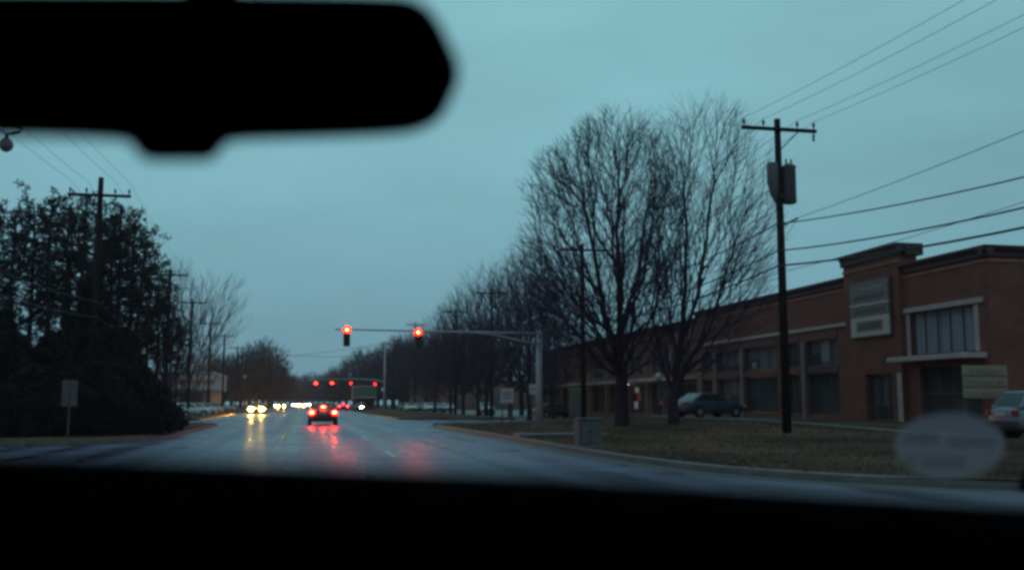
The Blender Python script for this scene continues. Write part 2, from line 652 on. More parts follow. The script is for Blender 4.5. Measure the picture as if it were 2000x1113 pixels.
def inside(x, y, poly):
    c = False
    j = len(poly) - 1
    for i in range(len(poly)):
        xi, yi = poly[i]
        xj, yj = poly[j]
        if (yi > y) != (yj > y) and x < (xj - xi) * (y - yi) / (yj - yi) + xi:
            c = not c
        j = i
    return c


rng = random.Random(4)


def verge(line, name, lab, hfun, step=1.0):
    """a grass slab bounded by the kerb line"""
    bm = bmesh.new()
    vs = [bm.verts.new((x, y, 0)) for x, y in line]
    bm.faces.new(vs)
    bmesh.ops.triangulate(bm, faces=bm.faces[:])
    xs = [p[0] for p in line]
    ys = [p[1] for p in line]
    for x in np.arange(math.ceil(min(xs)), max(xs), 1.6):
        bmesh.ops.bisect_plane(bm, geom=bm.verts[:] + bm.edges[:] + bm.faces[:], plane_co=(x, 0, 0), plane_no=(1, 0, 0))
    for y in np.arange(math.ceil(min(ys)), max(ys), 1.6):
        bmesh.ops.bisect_plane(bm, geom=bm.verts[:] + bm.edges[:] + bm.faces[:], plane_co=(0, y, 0), plane_no=(0, 1, 0))
    for v in bm.verts:
        v.co.z = hfun(v.co.x, v.co.y)
    me = bpy.data.meshes.new(name)
    bm.to_mesh(me)
    bm.free()
    return tag(link(name, me, M_GRASS, smooth=True), lab, kind='structure')


def hr(x, y):
    return rise(x, y) + (0.03 * math.sin(x * 1.7 + y * .6) * math.cos(y * 0.9) if 9 < x < 19 else 0)


def hl(x, y):
    return 0.13 + 0.02 * math.sin(x * 1.3 + y)


verge(LR[:], 'verge', 'brown winter grass verge in front of the brick building', hr)
verge(LL[:], 'verge', 'brown grass corner under the pines', hl)
tag(MB().box(7.7, 17.3, 82, 420, -.09, .11).build('verge', M_GRASS), 'far strip of grass with utility poles beyond the driveway', kind='structure')
tag(MB().box(-12.4, -8.2, 82, 420, -.09, .10).build('verge', M_GRASS), 'far strip of grass with utility poles before the car lot', kind='structure')
Z1 = 0.55
tag(MB().poly([(21.0, 47.5, Z1 + .012), (26.9, 47.5, Z1 + .012), (26.9, 60.5, Z1 + .012), (21.0, 60.5, Z1 + .012)]).build('forecourt', M_LOT), 'asphalt forecourt in front of the shops', kind='structure')
m = MB()
for i in range(24):
    y_ = 24 + 23.4 * i / 23
    m.v += [(20.6, y_, hr(20.6, y_) - .2), (20.6, y_, hr(20.6, y_) + .03), (21.4, y_, hr(21.4, y_) + .03), (21.4, y_, hr(21.4, y_) - .2)]
for i in range(23):
    for j in range(4):
        m.f.append((4 * i + j, 4 * i + (j + 1) % 4, 4 * i + 4 + (j + 1) % 4, 4 * i + 4 + j))
tag(m.build('path', M_CONC), 'pale concrete walk along the brick building', kind='structure')
tag(MB().box(21.4, 26.9, 47.0, 47.4, Z1 - .2, Z1 + .03).build('path', M_CONC, bevel=.01), 'pale concrete walk across to the shop doors', kind='structure')
tag(MB().box(20.6, 21.0, 47.45, 60.4, Z1 - .2, Z1 + .03).build('path', M_CONC, bevel=.01), 'pale concrete edging of the forecourt', kind='structure')

# grass tufts
nb = 26000
rs = np.random.RandomState(3)
bx = rs.uniform(7.8, 20.4, nb)
by = 13 + 47 * rs.rand(nb) ** 1.3
poly = LR
keep = np.array([inside(a, b, poly) and (min((a - p[0]) ** 2 + (b - p[1]) ** 2 for p in poly) > .09) for a, b in zip(bx, by)])
bx, by = bx[keep], by[keep]
nb = len(bx)
bz = np.array([hr(a, b) for a, b in zip(bx, by)]) - .01
ang = rs.rand(nb) * 6.283
hh = rs.uniform(.04, .12, nb)
wd = rs.uniform(.006, .014, nb)
ln = rs.normal(0, .04, (nb, 2))
V = np.zeros((nb, 3, 3))
V[:, 0] = np.stack([bx - np.cos(ang) * wd, by - np.sin(ang) * wd, bz], 1)
V[:, 1] = np.stack([bx + np.cos(ang) * wd, by + np.sin(ang) * wd, bz], 1)
V[:, 2] = np.stack([bx + ln[:, 0], by + ln[:, 1], bz + hh], 1)
me = npmesh('grass', V.reshape(-1, 3), np.arange(nb * 3).reshape(-1, 3), [M_BLADE])
tag(link('grass', me, None), 'dead winter grass blades on the verge', 'grass', kind='stuff')

nl = 2600
lx = rs.uniform(7.9, 20.4, nl)
ly = rs.uniform(17, 58, nl)
kp = np.array([inside(a, b, poly) for a, b in zip(lx, ly)])
lx, ly = lx[kp], ly[kp]
nl = len(lx)
lz = np.array([hr(a, b) for a, b in zip(lx, ly)]) + .03
la = rs.rand(nl) * 6.283
lw = rs.uniform(.03, .075, nl)
LV = np.stack([np.stack([lx + np.cos(la + q) * lw, ly + np.sin(la + q) * lw * .8, lz + rs.uniform(0, .04, nl)], 1) for q in (0, 1.57, 3.14, 4.71)], 1)
me = npmesh('fallen_leaves', LV.reshape(-1, 3), np.arange(nl * 4).reshape(-1, 4), [pmat('leaf_litter', (.13, .055, .03), .9, .7, 3.0, spec=.1)])
tag(link('fallen_leaves', me, None), 'fallen brown leaves scattered over the verge', 'leaves', kind='stuff')

# markings
mk = 0
for s in (-0.92, -0.70):
    m = MB().box(s - .05, s + .05, 36, 420, -.02, .004)
    tag(m.build('centre_line', M_YEL), 'worn double yellow centre line', kind='structure')
    m = MB().box(s - .05, s + .05, -20, 14, -.02, .004)
    tag(m.build('centre_line', M_YEL), 'worn double yellow centre line before the junction', kind='structure')
for x in (2.35, -4.2):
    for y in np.arange(26.5 if x > 0 else 44, 190, 12.0):
        tag(MB().box(x - .055, x + .055, y, y + 3, -.02, .004).build('lane_dash', M_WHT), 'white lane dash', kind='structure')
tag(MB().box(-0.6, 7.0, 50.5, 50.9, -.02, .004).build('stop_line', M_WHT), 'worn white line across the lanes under the signals', kind='structure')


# ------------------------------------------------------------------ utility poles and wires
def utility_pole(x, y, z0, h, label, group, arm=2.95, trafo=False, extra=False, detail=True, drop=.42):
    t = thing('utility_pole', label, 'utility pole', (x, y, z0), 0, group)
    MB().tube([(0, 0, -.3), (0, 0, h * .5), (0, 0, h)], [.165, .145, .115], 10).build('pole', M_POLE, t, True, world=False)
    za = h - drop
    MB().box(-arm / 2, arm / 2, -.20, -.09, za - .065, za + .065).build('crossarm', M_POLE, t, bevel=.01, world=False)
    if detail:
        for s in ((1,) if extra else (-1, 1)):
            MB().tube([(s * .75, -.14, za - .06), (s * .03, -.14, za - .75)], .022, 6).build('brace', M_POLE, t, world=False)
    for s in (-1.38, -.62, .72, 1.38):
        MB().lathe([(.02, 0), (.02, .08), (.05, .10), (.065, .16), (.045, .2), (.05, .24), (.02, .27)], (s * arm / 2.95, -.145, za + .06), 8).build('insulator', M_CERAM, t, True, world=False)
    if extra:
        MB().lathe([(.03, 0), (.06, .06), (.03, .12), (.06, .18), (.02, .3)], (1.36, -.145, za - .38), 8).build('insulator', M_CERAM, t, True, world=False)
    if trafo:
        c = MB().lathe([(.21, 0), (.245, .03), (.245, 1.30), (.265, 1.33), (.265, 1.38), (.12, 1.48)], (.375, -.05, h - 3.15), 14).build('transformer', M_TRAFO, t, True, world=False)
        for a in (-.1, .1):
            MB().lathe([(.03, 0), (.045, .05), (.03, .1), (.045, .15), (.02, .24)], (.375 + a, -.05, h - 1.72), 8).build('bushing', M_CERAM, c, True, world=False)
        b = MB().tube([(-.22, .05, h - 1.65), (-.22, .05, h - 2.35), (-.18, .05, h - 2.8), (-.06, .03, h - 3.2)], [.21, .21, .15, .06], 10)
        b.build('cutout_box', M_TRAFO, t, True, world=False)
        MB().box(-.05, .25, -.2, .1, h - 2.95, h - 2.85).build('bracket', M_TRIM, t, world=False)
        zb_ = at(1575, 426, 32.7).z - z0
        MB().tube([(.1, -.1, zb_ - .25), (.55, -.3, zb_)], .035, 6).build('service_bracket', M_TRIM, t, world=False)
    return t


PR = [(16.8, 6, 11.2), (16.8, 33, at(1530, 233, 33).z), (16.8, 59.5, 11.3), (16.8, 90.5, 11.8), (16.8, 113, 12.1), (16.9, 157, 13.9), (16.9, 196, 13)]
LRP = ['utility pole out on the verge abreast of the van', 'tall dark utility pole with transformer before the brick building', 'utility pole with short crossarm behind the larger leafless tree',
       'utility pole standing among the street trees by the white sign', 'utility pole rising behind the mast arm in the tree row', 'utility pole standing behind the lit signal at the arm middle', 'thin far utility pole beside the second junction']
for i, (x, y, h) in enumerate(PR):
    z = hr(x, y) if y < 61 else .1
    h1 = h - (z if y < 61 else 0)
    utility_pole(x, y, z - .02, h1, LRP[i], 'utility poles along the brick building side', trafo=(i == 1), extra=(i == 1))
PL = [(-9.5, 16, 11.3), (-9.35, 47.5, 11.5), (-10.4, 80, 11.6), (-11.0, 101, 11.5), (-11.7, 129, 11.6), (-12.0, 155, 11.7), (-12.0, 184, 11.5), (-12.1, 215, 11.3)]
LLP = ['utility pole at the mouth of the side street', 'utility pole with wide crossarm standing before the pines', 'utility pole half hidden by the bare saplings', 'utility pole with box on its shaft beside the parked cars',
       'second utility pole past the parked cars', 'third utility pole past the parked cars', 'fourth utility pole past the parked cars', 'last thin utility pole before the far trees']
for i, (x, y, h) in enumerate(PL):
    utility_pole(x, y, .08, h - .1 + (.12 if i == 1 else 0), LLP[i], 'utility poles along the pine side', arm=2.7, drop=.85 if i == 1 else .42)
pb = bpy.data.objects.new  # noqa


def wire(pts, r, sag, label, group, name='power_line', n=14):
    m = MB()
    line = []
    for a, b in zip(pts[:-1], pts[1:]):
        a, b = Vector(a), Vector(b)
        for i in range(n):
            t = i / n
            p = a.lerp(b, t)
            p.z -= sag * 4 * t * (1 - t)
            line.append(p)
    line.append(Vector(pts[-1]))
    m.tube(line, r, 5)
    tag(m.build(name, M_WIRE, smooth=True), label, 'wire', group)


for off in (-1.38, -.62, .72, 1.38):
    wire([(x + off, y - .145, h - .08) for x, y, h in PR], .007, .35, 'thin wire strung between crossarms along the brick building side', 'thin wires over the verge')
for off in (-1.38, -.62, .72, 1.38):
    wire([(x + off * .915, y - .145, h - .10) for x, y, h in PL], .007, .35, 'thin wire strung between crossarms along the pine side', 'thin wires over the pine side')
ZC = [at(1540, q, 33).z for q in (439, 491, 520)]
for k, (z, r, sg) in enumerate(((ZC[0], .022, .5), (ZC[1], .026, .55), (ZC[2], .034, .5))):
    wire([(x - .16, y - .06, z + ((-1.3, -.65, -.6)[k] if y < 20 else (0 if y < 60 else .2))) for x, y, h in PR[:6]], r, sg,
         ['upper of three thick cables strapped to the pole shafts', 'middle of three thick cables strapped to the pole shafts', 'lowest and thickest of three cables strapped to the pole shafts'][k], 'thick cables along the poles')
wire([(16.8, 6, 8.5), (17.35, 32.7, at(1575, 426, 32.7).z), (27.2, 62, 6.9)], .011, .25, 'thin service wire running from the transformer pole to the building', None, 'service_wire')
wire([(16.7, 6, 6.9), (16.68, 33, 6.05), (16.7, 59.5, 6.3)], .009, .3, 'thin stay wire below the three thick cables', None, 'stay_wire')
for k, z in enumerate((5.9, 5.2)):
    wire([(x + .15, y - .06, z) for x, y, h in PL[:6]], .02, .5, ['upper slack cable on the poles before the pines', 'lower slack cable on the poles before the pines'][k], 'slack cables on the pine side')
wire([(-9.35, 47.5, 8.3), (-11, 129, 8.6)], .012, .4, 'single service wire above the slack cables', None, 'service_wire')
wire([(-12, 215, 10.5), (16.9, 157, 11.6)], .03, .6, 'long wire crossing over the road beyond the signals', None, 'span_wire')
wire([(-12, 184, 10.3), (16.9, 196, 10.6)], .03, .5, 'second long wire crossing the road above the far signals', None, 'span_wire')

# street lamp with hanging globe
gp = at(12, 283, 25)
t = thing('street_lamp', 'unlit street lamp with a hanging round globe on a curled bracket', 'street lamp', (gp.x - 2.6, 25, 0.0))
MB().tube([(gp.x - 2.6, 25, -.1), (gp.x - 2.6, 25, 8.1)], [.11, .07], 10).build('pole', M_POLE, t, True)
arm = [(gp.x - 2.6, 25, gp.z + .62), (gp.x - 1.2, 25, gp.z + .66), (gp.x - .2, 25, gp.z + .47), (gp.x + .2, 25, gp.z + .46), (gp.x + .33, 25, gp.z + .40), (gp.x + .28, 25, gp.z + .32), (gp.x + .05, 25, gp.z + .26)]
MB().tube(arm, .035, 8).build('bracket', M_TRIM, t, True)
MB().tube([(gp.x - .3, 25, gp.z + .46), (gp.x - .12, 25, gp.z + .32), (gp.x, 25, gp.z + .25)], .022, 6).build('bracket', M_TRIM, t, True)
MB().lathe([(.03, .28), (.045, .22), (.04, .17), (.08, .15)], tuple(gp), 10).build('cap', M_TRIM, t, True)
MB().lathe([(.06, .16), (.13, .10), (.165, 0), (.14, -.09), (.08, -.15), (.02, -.175)], tuple(gp), 16).build('globe', pmat('dusty_globe', (.13, .085, .085), .5, .3, 6), t, True)


# ------------------------------------------------------------------ traffic signals
def signal_head(px_x, y, z_lens, lab, group, lit, hgt=.98, n=3, arm_z=None):
    """n-section head facing the viewer's approach; z_lens: the lit red lens at the top"""
    x = px_x
    s = hgt / 3.0
    zt = z_lens + s * .5
    zb = zt - s * n
    t = thing('traffic_signal', lab, 'traffic signal', (x, y, zb), 0, group)
    MB().box(x - s * .5, x + s * .5, y - .10, y + .12, zb, zt).build('housing', M_HOUSE, t, bevel=.03)
    for k in range(n):
        zc = zt - s * (k + .5)
        r = s * .40
        disc = [(r * math.cos(a), r * math.sin(a)) for a in np.linspace(0, 2 * math.pi, 17)[:-1]]
        MB().prism(disc, lambda a, c, d, zc=zc: (x + a, y + d, zc + c), -.135, -.102).build('lens', lit if k == 0 else M_OFF, t)
        if k == 0 and lit is E_SIG:
            MB().prism([(a * .5, c * .5) for a, c in disc], lambda a, c, d, zc=zc: (x + a, y + d, zc + c), -.150, -.136).build('bulb', E_HOT, t)
        vis = [((r + .03) * math.cos(a), (r + .03) * math.sin(a)) for a in np.linspace(R(-20), R(200), 12)]
        vis += [((r + .012) * math.cos(a), (r + .012) * math.sin(a)) for a in np.linspace(R(200), R(-20), 12)]
        MB().prism(vis, lambda a, c, d, zc=zc: (x + a, y + d, zc + c), -.30, -.10).build('visor', M_HOUSE, t)
    if arm_z:
        MB().box(x - .04, x + .04, y + .08, y + .3, arm_z - .12, arm_z + .06).build('bracket', M_GALV, t)


YS = 48.0
pA, pB, pC = at(655, 643, YS), at(945, 649, YS), at(1053, 653, YS)
pole_top = at(1053, 670, YS)
zg = hr(pole_top.x, YS)
t = thing('signal_mast', 'grey steel mast with long bare arm reaching over the road', 'signal mast', (pole_top.x, YS, zg))
MB().tube([(pole_top.x, YS, zg - .1), (pole_top.x, YS, at(1053, 647, YS).z)], [.19, .135], 14).build('pole', M_GALV, t, True)
MB().lathe([(.137, 0), (.14, .04), (.05, .1)], (pole_top.x, YS, at(1053, 647, YS).z), 14).build('pole_cap', M_GALV, t, True)
MB().box(pole_top.x - .36, pole_top.x + .36, YS - .36, YS + .36, zg - .06, zg + .10).build('base_plate', M_CONC, t, bevel=.02)
MB().tube([tuple(pole_top + Vector((0, -.0, -.1))), tuple(at(1010, 664, YS)), tuple(at(965, 653.5, YS)), tuple(at(930, 649.5, YS))], [.06, .052, .045, .036], 8).build('brace', M_GALV, t, True)
MB().tube([tuple(pA), tuple(at(800, 646, YS)), tuple(pB), tuple(at(1050, 651.8, YS))], [.035, .042, .05, .055], 8).build('arm', M_GALV, t, True)
MB().box(pole_top.x - .11, pole_top.x + .06, YS - .18, YS + .16, pole_top.z - .2, pole_top.z - .02).build('clamp', M_GALV, t)
for px, py, lab in ((677, 645, 'lit red traffic signal near the tip of the mast arm'), (815, 650, 'lit red traffic signal halfway along the mast arm')):
    p = at(px, py, YS)
    signal_head(p.x, YS - .28, p.z, lab, None, E_SIG, .93, 3, at(px, 645, YS).z)

YF = 205.0
pt = at(752, 672, YF)
t = thing('signal_mast', 'tall pale mast at the far junction with a long curved arm', 'signal mast', (pt.x, YF, .08))
MB().tube([(pt.x, YF, 0), (pt.x, YF, pt.z)], [.26, .17], 10).build('pole', M_GALV, t, True)
MB().tube([tuple(at(604, 741.5, YF)), tuple(at(660, 740, YF)), tuple(at(705, 740, YF)), tuple(at(735, 742, YF)), tuple(at(752, 746, YF))], [.07, .08, .10, .12, .12], 8).build('arm', M_GALV, t, True)
MB().box(pt.x - .55, pt.x - .1, YF - .3, YF + .2, at(750, 764, YF).z, at(750, 757, YF).z).build('control_box', M_WHITE, t, bevel=.03)
MB().tube([(pt.x, YF, pt.z - .1), (pt.x - 1.6, YF, pt.z + .1)], .05, 6).build('lamp_arm', M_GALV, t, True)
FL = ['lit red signal at the outer end of the far arm', 'second lit red signal in from the far arm end', 'third lit red signal along the far arm', 'dim red signal before the last on the far arm', 'last red signal on the far arm beside its mast']
for k, (px, py, em) in enumerate(((617, 748, E_SIGF), (648.5, 748, E_SIGF), (685, 748, E_SIGD), (711, 750, M_DLENS), (732, 750, E_SIGD))):
    p = at(px, py, YF)
    signal_head(p.x, YF - .3, p.z, FL[k], 'signals of the far junction', em, 1.05, 3, at(px, 741, YF).z)


# ------------------------------------------------------------------ trees
def seg_mesh(A, B, ra, rb, n):
    d = B - A
    L = np.linalg.norm(d, axis=1, keepdims=True) + 1e-9
    d = d / L
    ref = np.where(np.abs(d[:, 2:3]) < .9, np.array([[0, 0, 1.0]]), np.array([[1.0, 0, 0]]))
    u = np.cross(d, ref)
    u /= np.linalg.norm(u, axis=1, keepdims=True) + 1e-9
    w = np.cross(d, u)
    a = np.arange(n) * 2 * np.pi / n
    ring = u[:, None, :] * np.cos(a)[None, :, None] + w[:, None, :] * np.sin(a)[None, :, None]
    V0 = A[:, None, :] + ring * ra[:, None, None]
    V1 = B[:, None, :] + ring * rb[:, None, None]
    V = np.concatenate([V0, V1], 1).reshape(-1, 3)
    k = np.arange(n)
    q = np.stack([k, (k + 1) % n, n + (k + 1) % n, n + k], 1)
    F = (np.arange(len(A))[:, None, None] * 2 * n + q[None]).reshape(-1, 4)
    return V, F


def bare_tree_meshes(name, env, n, stems, seed, bf=.45, leaf_r=.009, e=2.35, twigs=3, twig_len=(.3, .75), up=.5, tmax=.05, outw=.35, gaps=.0):
    """env: (z, centre x, radius); stems: polylines of the trunk and leaders. Returns (trunk mesh, crown mesh)"""
    rs = np.random.RandomState(seed)
    zs = np.array([q[0] for q in env])
    cx = np.array([q[1] for q in env])
    rr = np.array([q[2] for q in env])
    z = rs.uniform(zs[0], zs[-1], n * 5)
    r = np.interp(z, zs, rr)
    keep = rs.rand(len(z)) < (r / rr.max()) ** 1.6
    z, r = z[keep][:n], r[keep][:n]
    th = rs.rand(len(z)) * 2 * np.pi
    rad = r * np.sqrt(rs.rand(len(z))) ** .8
    lump = 1 + .10 * np.sin(3 * th + z * .9) + .08 * np.sin(5 * th - z * 1.7) + .10 * np.sin(9 * th + z * 2.6) * np.sin(z * 2.1) + rs.normal(0, .05, len(z))
    T = np.stack([np.interp(z, zs, cx) + rad * lump * np.cos(th), rad * lump * np.sin(th), z], 1)
    if gaps > 0:
        ph = rs.rand(6) * 6
        nzv = np.sin(T[:, 0] * 1.5 + ph[0]) * np.sin(T[:, 1] * 1.4 + ph[1]) + np.sin(T[:, 2] * 1.1 + ph[2]) * np.sin(T[:, 0] * .9 - T[:, 1] * 1.1 + ph[3])
        T = T[nzv > -1.2 + gaps]
    P, par, pl = [], [], []
    for st in stems:
        st = [np.array(q, float) for q in st]
        prev = -1
        if P:
            prev = int(np.argmin([np.linalg.norm(q - st[0]) for q in P]))
            st = st[1:]
        for q in st:
            last = P[prev] if prev >= 0 else None
            steps = 1 if last is None else max(1, int(np.linalg.norm(q - last) / .45))
            for s_ in range(1, steps + 1):
                pnt = q if last is None else last + (q - last) * s_ / steps + (rs.normal(0, .025, 3) if s_ < steps else 0)
                P.append(pnt)
                par.append(prev)
                pl.append(0 if prev < 0 else pl[prev] + np.linalg.norm(pnt - P[prev]))
                prev = len(P) - 1
    nst = len(P)
    low = stems[0][1][2] if len(stems[0]) > 1 else 1
    best = np.full(len(T), 1e9)
    bi = np.zeros(len(T), int)

    def upd(i):
        if P[i][2] < low * .75:
            return
        dv = T - P[i]
        dd = np.linalg.norm(dv, axis=1)
        pen = np.where(dv[:, 2] < -.25 * dd, .8, 0) * dd       # growth prefers to rise
        c = dd + pen + bf * pl[i]
        m = c < best
        best[m] = c[m]
        bi[m] = i

    for i in range(nst):
        upd(i)
    alive = np.ones(len(T), bool)
    for _ in range(len(T)):
        j = int(np.argmin(np.where(alive, best, 1e12)))
        alive[j] = False
        i = bi[j]
        P.append(T[j].copy())
        par.append(int(i))
        pl.append(pl[i] + np.linalg.norm(T[j] - P[i]))
        upd(len(P) - 1)
    P = np.array(P)
    par = np.array(par)
    N = len(P)
    for _ in range(3):                       # straighten the limbs
        cs = np.zeros((N, 3))
        cn = np.zeros(N)
        has = par >= 0
        np.add.at(cs, par[has], P[has])
        np.add.at(cn, par[has], 1)
        ok = (np.arange(N) >= nst) & (cn > 0)
        P[ok] = .4 * P[ok] + .35 * P[par[ok]] + .25 * cs[ok] / cn[ok][:, None]
    kids = np.zeros(N, int)
    acc = np.zeros(N)
    rad = np.zeros(N)
    for i in range(N - 1, -1, -1):
        rad[i] = max(leaf_r, acc[i] ** (1 / e))
        if par[i] >= 0:
            acc[par[i]] += rad[i] ** e
            kids[par[i]] += 1
    rad[:nst] = np.maximum(rad[:nst], .03)
    if par[0] == -1:
        base = P[:, 2] < 1.2
        rad[base & (np.arange(N) < nst)] *= 1 + .35 * np.clip(1 - P[base & (np.arange(N) < nst)][:, 2] / 1.2, 0, 1) ** 2
    idx = np.where(par >= 0)[0]
    A, B = P[par[idx]], P[idx]
    ra = np.minimum(rad[par[idx]], rad[idx] * 1.45)
    rb = rad[idx]
    mid = (A + B) / 2 + rs.normal(0, 1, A.shape) * (np.linalg.norm(B - A, axis=1) * .04 * (idx >= nst))[:, None]
    mid[:, 2] += np.linalg.norm(B - A, axis=1) * .04 * (idx >= nst)
    A2, B2 = np.concatenate([A, mid]), np.concatenate([mid, B])
    rm = (ra + rb) / 2
    r1, r2 = np.concatenate([ra, rm]), np.concatenate([rm, rb])
    thick = r2 > tmax
    Vt, Ft = seg_mesh(A2[thick], B2[thick], r1[thick], r2[thick], 7)
    TV, TF = [], []
    tn = np.where((kids == 0) | (rs.rand(N) < .35))[0]
    tn = tn[tn >= nst]
    tn = np.repeat(tn, twigs)
    d0 = P[tn] - P[par[tn]]
    d0 /= np.linalg.norm(d0, axis=1, keepdims=True) + 1e-9
    ow = P[tn] * np.array([1, 1, 0]) - np.stack([np.interp(P[tn][:, 2], zs, cx), np.zeros(len(tn)), np.zeros(len(tn))], 1)
    ow /= np.linalg.norm(ow, axis=1, keepdims=True) + 1e-6
    dd = d0 + rs.normal(0, .55, d0.shape) + np.array([0, 0, up]) + ow * outw
    dd /= np.linalg.norm(dd, axis=1, keepdims=True)
    L = rs.uniform(twig_len[0], twig_len[1], len(tn))[:, None]
    tA = P[tn]
    tM = tA + dd * L * .55
    dd2 = dd + rs.normal(0, .3, dd.shape) + np.array([0, 0, .2])
    dd2 /= np.linalg.norm(dd2, axis=1, keepdims=True)
    tB = tM + dd2 * L * .45
    A3 = np.concatenate([A2[~thick], tA, tM])
    B3 = np.concatenate([B2[~thick], tM, tB])
    q1 = np.concatenate([r1[~thick], np.full(len(tn), leaf_r * .9), np.full(len(tn), leaf_r * .75)])
    q2 = np.concatenate([r2[~thick], np.full(len(tn), leaf_r * .75), np.full(len(tn), leaf_r * .45)])
    Vc, Fc = seg_mesh(A3, B3, q1, q2, 3)
    mt = npmesh(name + '_trunk', Vt, Ft, [M_BARK])
    mt.polygons.foreach_set('use_smooth', [True] * len(mt.polygons))
    return mt, npmesh(name + '_crown', Vc, Fc, [M_TWIG])


def put_tree(name, meshes, loc, rz, sc, label, cat, group=None):
    t = thing(name, label, cat, loc, rz, group)
    t.scale = sc if isinstance(sc, tuple) else (sc, sc, sc)
    link('trunk', meshes[0], None, t)
    link('crown', meshes[1], None, t)
    return t


b1 = at(1215, 838, 44.7)
m1 = bare_tree_meshes('oak', [(2.8, -.7, 2.2), (4.2, -1.0, 3.3), (6.5, -1.0, 3.7), (9.0, -.9, 3.9), (11.0, -.7, 3.6), (12.8, -.45, 2.9), (14.0, -.2, 2.0), (14.9, 0, .8)], 6800,
                      [[(0, 0, -.2), (0, 0, 2.6), (-.05, .05, 4.5), (.05, 0, 6.5), (-.1, .1, 9.0), (.0, 0, 12)], [(0, 0, 2.4), (-.7, .3, 5), (-1.1, .4, 8), (-1.6, .5, 10.5)],
                       [(-.05, .05, 4.5), (.8, -.3, 7), (1.2, -.3, 10)], [(0, 0, 3.2), (-.4, -.9, 6), (-.6, -1.5, 9)]], 11, bf=.62, leaf_r=.0092, twigs=3, twig_len=(.25, .85), e=2.2, up=.4, outw=.5, gaps=.6)
put_tree('leafless_tree', m1, (b1.x, 44.7, hr(b1.x, 44.7) - .05), 0, 1.0, 'large leafless tree with a dense rounded crown and single trunk', 'tree')
b2 = at(1315, 842, 42.5)
m2 = bare_tree_meshes('elm', [(2.5, .7, 1.8), (4.5, 1.2, 2.9), (6.5, 1.6, 3.3), (9.0, 1.8, 3.4), (11.5, 1.75, 2.9), (13.3, 1.6, 2.4), (14.5, 1.5, 1.9)], 3600,
                      [[(0, 0, -.2), (.02, 0, 1.3), (.35, .1, 3.2), (.75, .1, 6), (.9, .2, 9.5), (.7, .2, 12.5)], [(.05, 0, 1.4), (-.5, .1, 3), (-.9, .2, 5.2)],
                       [(.35, .1, 3.2), (1.15, -.2, 5.6), (1.7, -.3, 8.5), (2.1, -.3, 11.5)], [(.02, 0, 1.3), (.7, -.4, 3.0), (1.6, -.9, 4.6)]], 23, bf=.7, leaf_r=.0082, twigs=2, twig_len=(.3, .95), up=.25, e=2.18, outw=.7, gaps=.4)
put_tree('leafless_tree', m2, (b2.x, 42.5, hr(b2.x, 42.5) - .05), 0, 1.0, 'leafless tree forking low into several slender leaning stems', 'tree')

S1 = bare_tree_meshes('street1', [(2.6, 0, 2.2), (4.5, 0, 3.8), (7, 0, 4.2), (9.5, 0, 3.6), (11.5, 0, 2.4), (13.2, 0, .8)], 1300, [[(0, 0, -.2), (0, 0, 2.4), (.1, .1, 5), (-.1, 0, 9)], [(0, 0, 2.2), (-.8, .4, 5), (-1, .4, 7)], [(0, 0, 2.3), (.8, -.5, 5.4)]], 31, leaf_r=.0115, bf=.6, gaps=.4, twigs=2, e=2.25, tmax=.06, twig_len=(.5, 1.1))
S2 = bare_tree_meshes('street2', [(2.4, 0, 2.6), (4, 0, 4.0), (6, 0, 4.4), (8.5, 0, 3.8), (10.5, 0, 2.6), (12, 0, .9)], 1200, [[(0, 0, -.2), (.05, 0, 2.2), (.3, .1, 5), (.2, 0, 8)], [(.05, 0, 2), (-.9, -.4, 4.6), (-1.2, -.4, 6.8)], [(.05, 0, 2.1), (.6, .8, 5)]], 37, leaf_r=.0115, bf=.6, gaps=.4, twigs=2, e=2.25, tmax=.06, twig_len=(.5, 1.1))
S3 = bare_tree_meshes('far1', [(2, 0, 3.5), (4, 0, 5), (7, 0, 5.4), (10, 0, 4.4), (12, 0, 2.8), (13.4, 0, 1)], 800, [[(0, 0, -.2), (0, 0, 2.2), (.1, .1, 6), (-.1, 0, 9)], [(0, 0, 2), (-1, .4, 5)], [(0, 0, 2.1), (1.1, -.5, 5)]], 41, leaf_r=.042, gaps=.2, tmax=.09, twig_len=(.7, 1.4), twigs=3)
S4 = bare_tree_meshes('sapling', [(1.5, 0, 1.0), (4, .3, 2.2), (7, .9, 3.0), (9.5, 1.5, 3.2), (12, 2.2, 2.6)], 330, [[(0, 0, -.2), (.1, 0, 1.2), (.3, 0, 4), (.8, 0, 8)], [(.1, 0, 1.0), (.8, .3, 4), (2.2, .4, 8)], [(.1, 0, 1.1), (-.4, -.4, 4.6)]], 43, leaf_r=.014, tmax=.06, twig_len=(.8, 1.8), twigs=2, bf=.8)
row = [(1078, 88, S2, 1.12, 'street tree behind the mast pole'), (1033, 78, S1, 1.0, 'street tree beside the small white sign'), (998, 97, S2, 1.22, 'street tree between the white sign and a pole'),
       (950, 104, S1, 1.14, 'street tree with the pole crossarm before it'), (934, 98, S2, 1.02, 'low broad street tree under the mast arm'), (905, 119, S1, 1.06, 'street tree at the middle of the row'),
       (880, 121, S2, .98, 'short street tree next to the driveway corner'), (850, 134, S1, .95, 'street tree beyond the driveway'), (1018, 112, S1, 1.30, 'tallest street tree in the second row'), (1055, 108, S1, 1.2, 'street tree standing by the tan shop fronts'),
       (832, 165, S2, 1.05, 'street tree by the far parked cars'), (797, 180, S1, 1.0, 'street tree near the far light mast')]
for i, (px, Y, ms, s, lab) in enumerate(row):
    lab = lab.replace(', nearest the mast pole', '')
    x = xat(px, Y)
    put_tree('street_tree', ms, (x, Y, (hr(x, Y) if Y < 61 else .06) - .05), i * 1.9, s * 1.07, 'leafless ' + lab, 'tree', 'leafless street trees in a row')
far = []
rg = random.Random(8)
